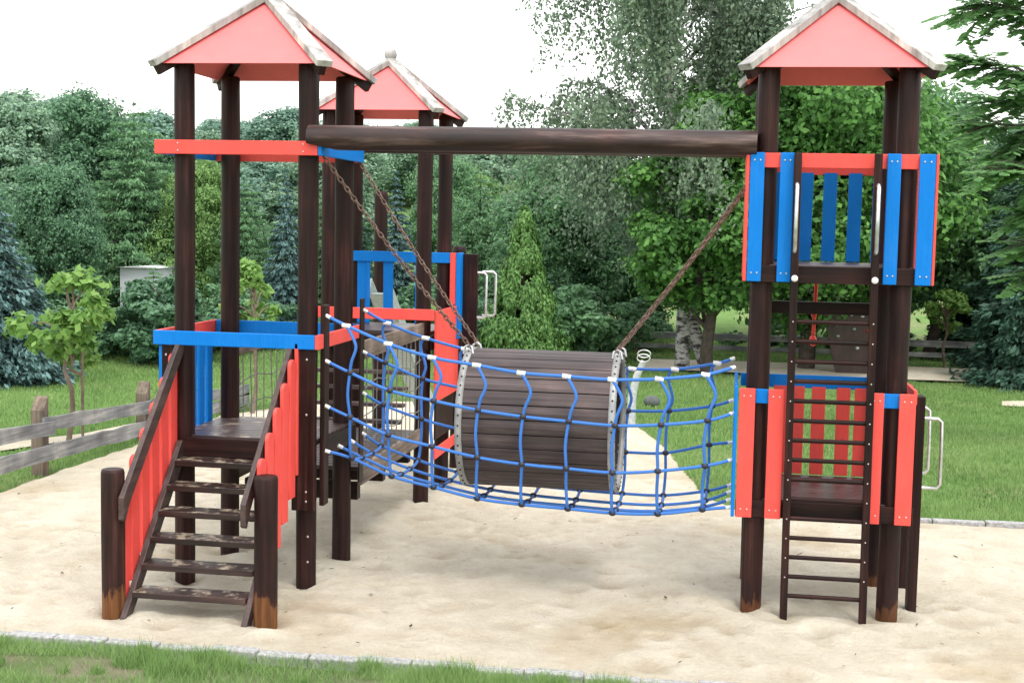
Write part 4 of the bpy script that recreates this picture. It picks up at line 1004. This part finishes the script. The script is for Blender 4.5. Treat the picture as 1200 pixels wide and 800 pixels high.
bits('rope_clamp', KP, .0215, (1.1, .9, .85), KNOT, net, NO, 12, 8)

# ------------------------------------------------------------------ fences
FX = -3.42
fn = thing('plank_fence', 'weathered grey two-rail plank fence along the left side of the sand', 'fence', (FX, 2.9, 0))
FO = (FX, 2.9, 0)
def frail(mb, a, b, w):
    n = 10; a = Vector(a); b = Vector(b); q = random.Random(int(a.y*10)); vs = []
    for i in range(n+1):
        p = a.lerp(b, i/n); j0 = q.uniform(-.006, .006); j1 = q.uniform(-.01, .01)
        vs += [(p.x-.015, p.y, p.z-w/2+j0), (p.x+.015, p.y, p.z-w/2+j0), (p.x+.015, p.y, p.z+w/2+j1), (p.x-.015, p.y, p.z+w/2+j1)]
    fs = [(i*4+k, i*4+(k+1) % 4, (i+1)*4+(k+1) % 4, (i+1)*4+k) for i in range(n) for k in range(4)]+[(3, 2, 1, 0), tuple(n*4+k for k in range(4))]
    mb.add(vs, fs)
for (y0, y1, z0, z1, dx) in ((.2, 3.08, .56, .435, .045), (2.98, 5.3, .47, .33, 0.0), (5.2, 8.0, .36, .19, .04)):
    mb = MB(); frail(mb, (FX+dx+.06, y0, z0-.02), (FX+dx+.06, y1, z1-.02), .125); mb.build('rail', GREYY, fn, FO)
for (y0, y1, z0, z1, dx) in ((.2, 3.12, .25, .20, .045), (3.0, 5.3, .19, .10, 0.0), (5.2, 8.0, .12, .06, .04)):
    mb = MB(); frail(mb, (FX+dx+.06, y0, z0), (FX+dx+.06, y1, z1), .135); mb.build('rail', GREYY, fn, FO)
for y, h in ((.9, .6), (3.1, .56), (5.25, .45), (7.9, .33)):
    mb = MB(); mb.extrude([(y-.05, -.2), (y+.05, -.2), (y+.05, h+.12), (y+.02, h+.10), (y-.05, h)], 'x', FX-.10, FX+.02); mb.build('post', BROWNP, fn, FO, bevel=.006)
ff = thing('rail_fence', 'grey low rail fence beyond the far sand path at right', 'fence', (5, 17, 0))
x0 = 0.8
while x0 < 9.5:
    mb = MB(); mb.plank((x0, 17, .30), (x0+2.15, 17, .30), .12, .06); mb.build('rail', GREYX, ff, (5, 17, 0), bevel=.01)
    mb = MB(); mb.plank((x0, 17, .10), (x0+2.15, 17, .10), .09, .05); mb.build('rail', GREYX, ff, (5, 17, 0), bevel=.01)
    mb = MB(); mb.log(x0+.05, 17.08, -.1, .42, .05, int(x0*9)); mb.build('post', BROWNP, ff, (5, 17, 0)); x0 += 2.2

# spring toy / grip post behind barrel
gp = thing('play_post', 'grey metal play post with looped grips on the path behind the barrel', 'play post', (1.47, 7.6, 0))
GO = (1.47, 7.6, 0)
mb = MB(); mb.tube([(1.47, 7.6, -.05), (1.48, 7.6, .35), (1.53, 7.6, .58), (1.60, 7.6, .74)], [.055, .05, .042, .035], 12); mb.build('post', plain('grey_paint', (.42, .46, .47), .5), gp, GO)
for s_ in (-1, 1):
    mb = MB(); mb.tube([Vector((1.60+.075*math.cos(a), 7.6+s_*.05, .80+.045*math.sin(a)+s_*.02)) for a in [2*math.pi*k/12 for k in range(13)]], .007, 8); mb.build('grip', GALV, gp, GO)
mb = MB(); mb.ball((1.60, 9.5, .03), .10, (1.1, .8, .8), 14, 9)
tag(mb.build('boulder', plain('dark_stone', (.1, .11, .11), .9), None, (1.6, 9.5, 0)), 'small dark boulder on the lawn behind the net', 'boulder')

# ------------------------------------------------------------------ light
w = bpy.data.worlds.new('World'); scene.world = w; w.use_nodes = True; nt = w.node_tree
EL, AZ = R(62), R(150)      # sun: elevation, azimuth measured clockwise from +Y
bgn = nt.nodes['Background']
sky = nt.nodes.new('ShaderNodeTexSky'); sky.sky_type = 'NISHITA'; sky.sun_disc = False; sky.sun_elevation = EL; sky.sun_rotation = AZ
sky.air_density = 1.5; sky.dust_density = 4
nt.links.new(sky.outputs[0], bgn.inputs[0]); bgn.inputs[1].default_value = .05
b2 = nt.nodes.new('ShaderNodeBackground'); b2.inputs[0].default_value = (1, .995, .985, 1); b2.inputs[1].default_value = 1.88
ad = nt.nodes.new('ShaderNodeAddShader'); nt.links.new(bgn.outputs[0], ad.inputs[0]); nt.links.new(b2.outputs[0], ad.inputs[1])
nt.links.new(ad.outputs[0], nt.nodes['World Output'].inputs[0])
sd = bpy.data.lights.new('sun', 'SUN'); sd.energy = 1.9; sd.angle = R(15); sd.color = (1, .965, .91)
so = bpy.data.objects.new('sun', sd); col.objects.link(so)
dirv = Vector((math.sin(AZ)*math.cos(EL), math.cos(AZ)*math.cos(EL), math.sin(EL)))
so.rotation_euler = (-dirv).to_track_quat('-Z', 'Y').to_euler(); so.location = (8, -12, 14)
scene.view_settings.view_transform = 'Standard'; scene.view_settings.look = 'None'; scene.view_settings.exposure = 0
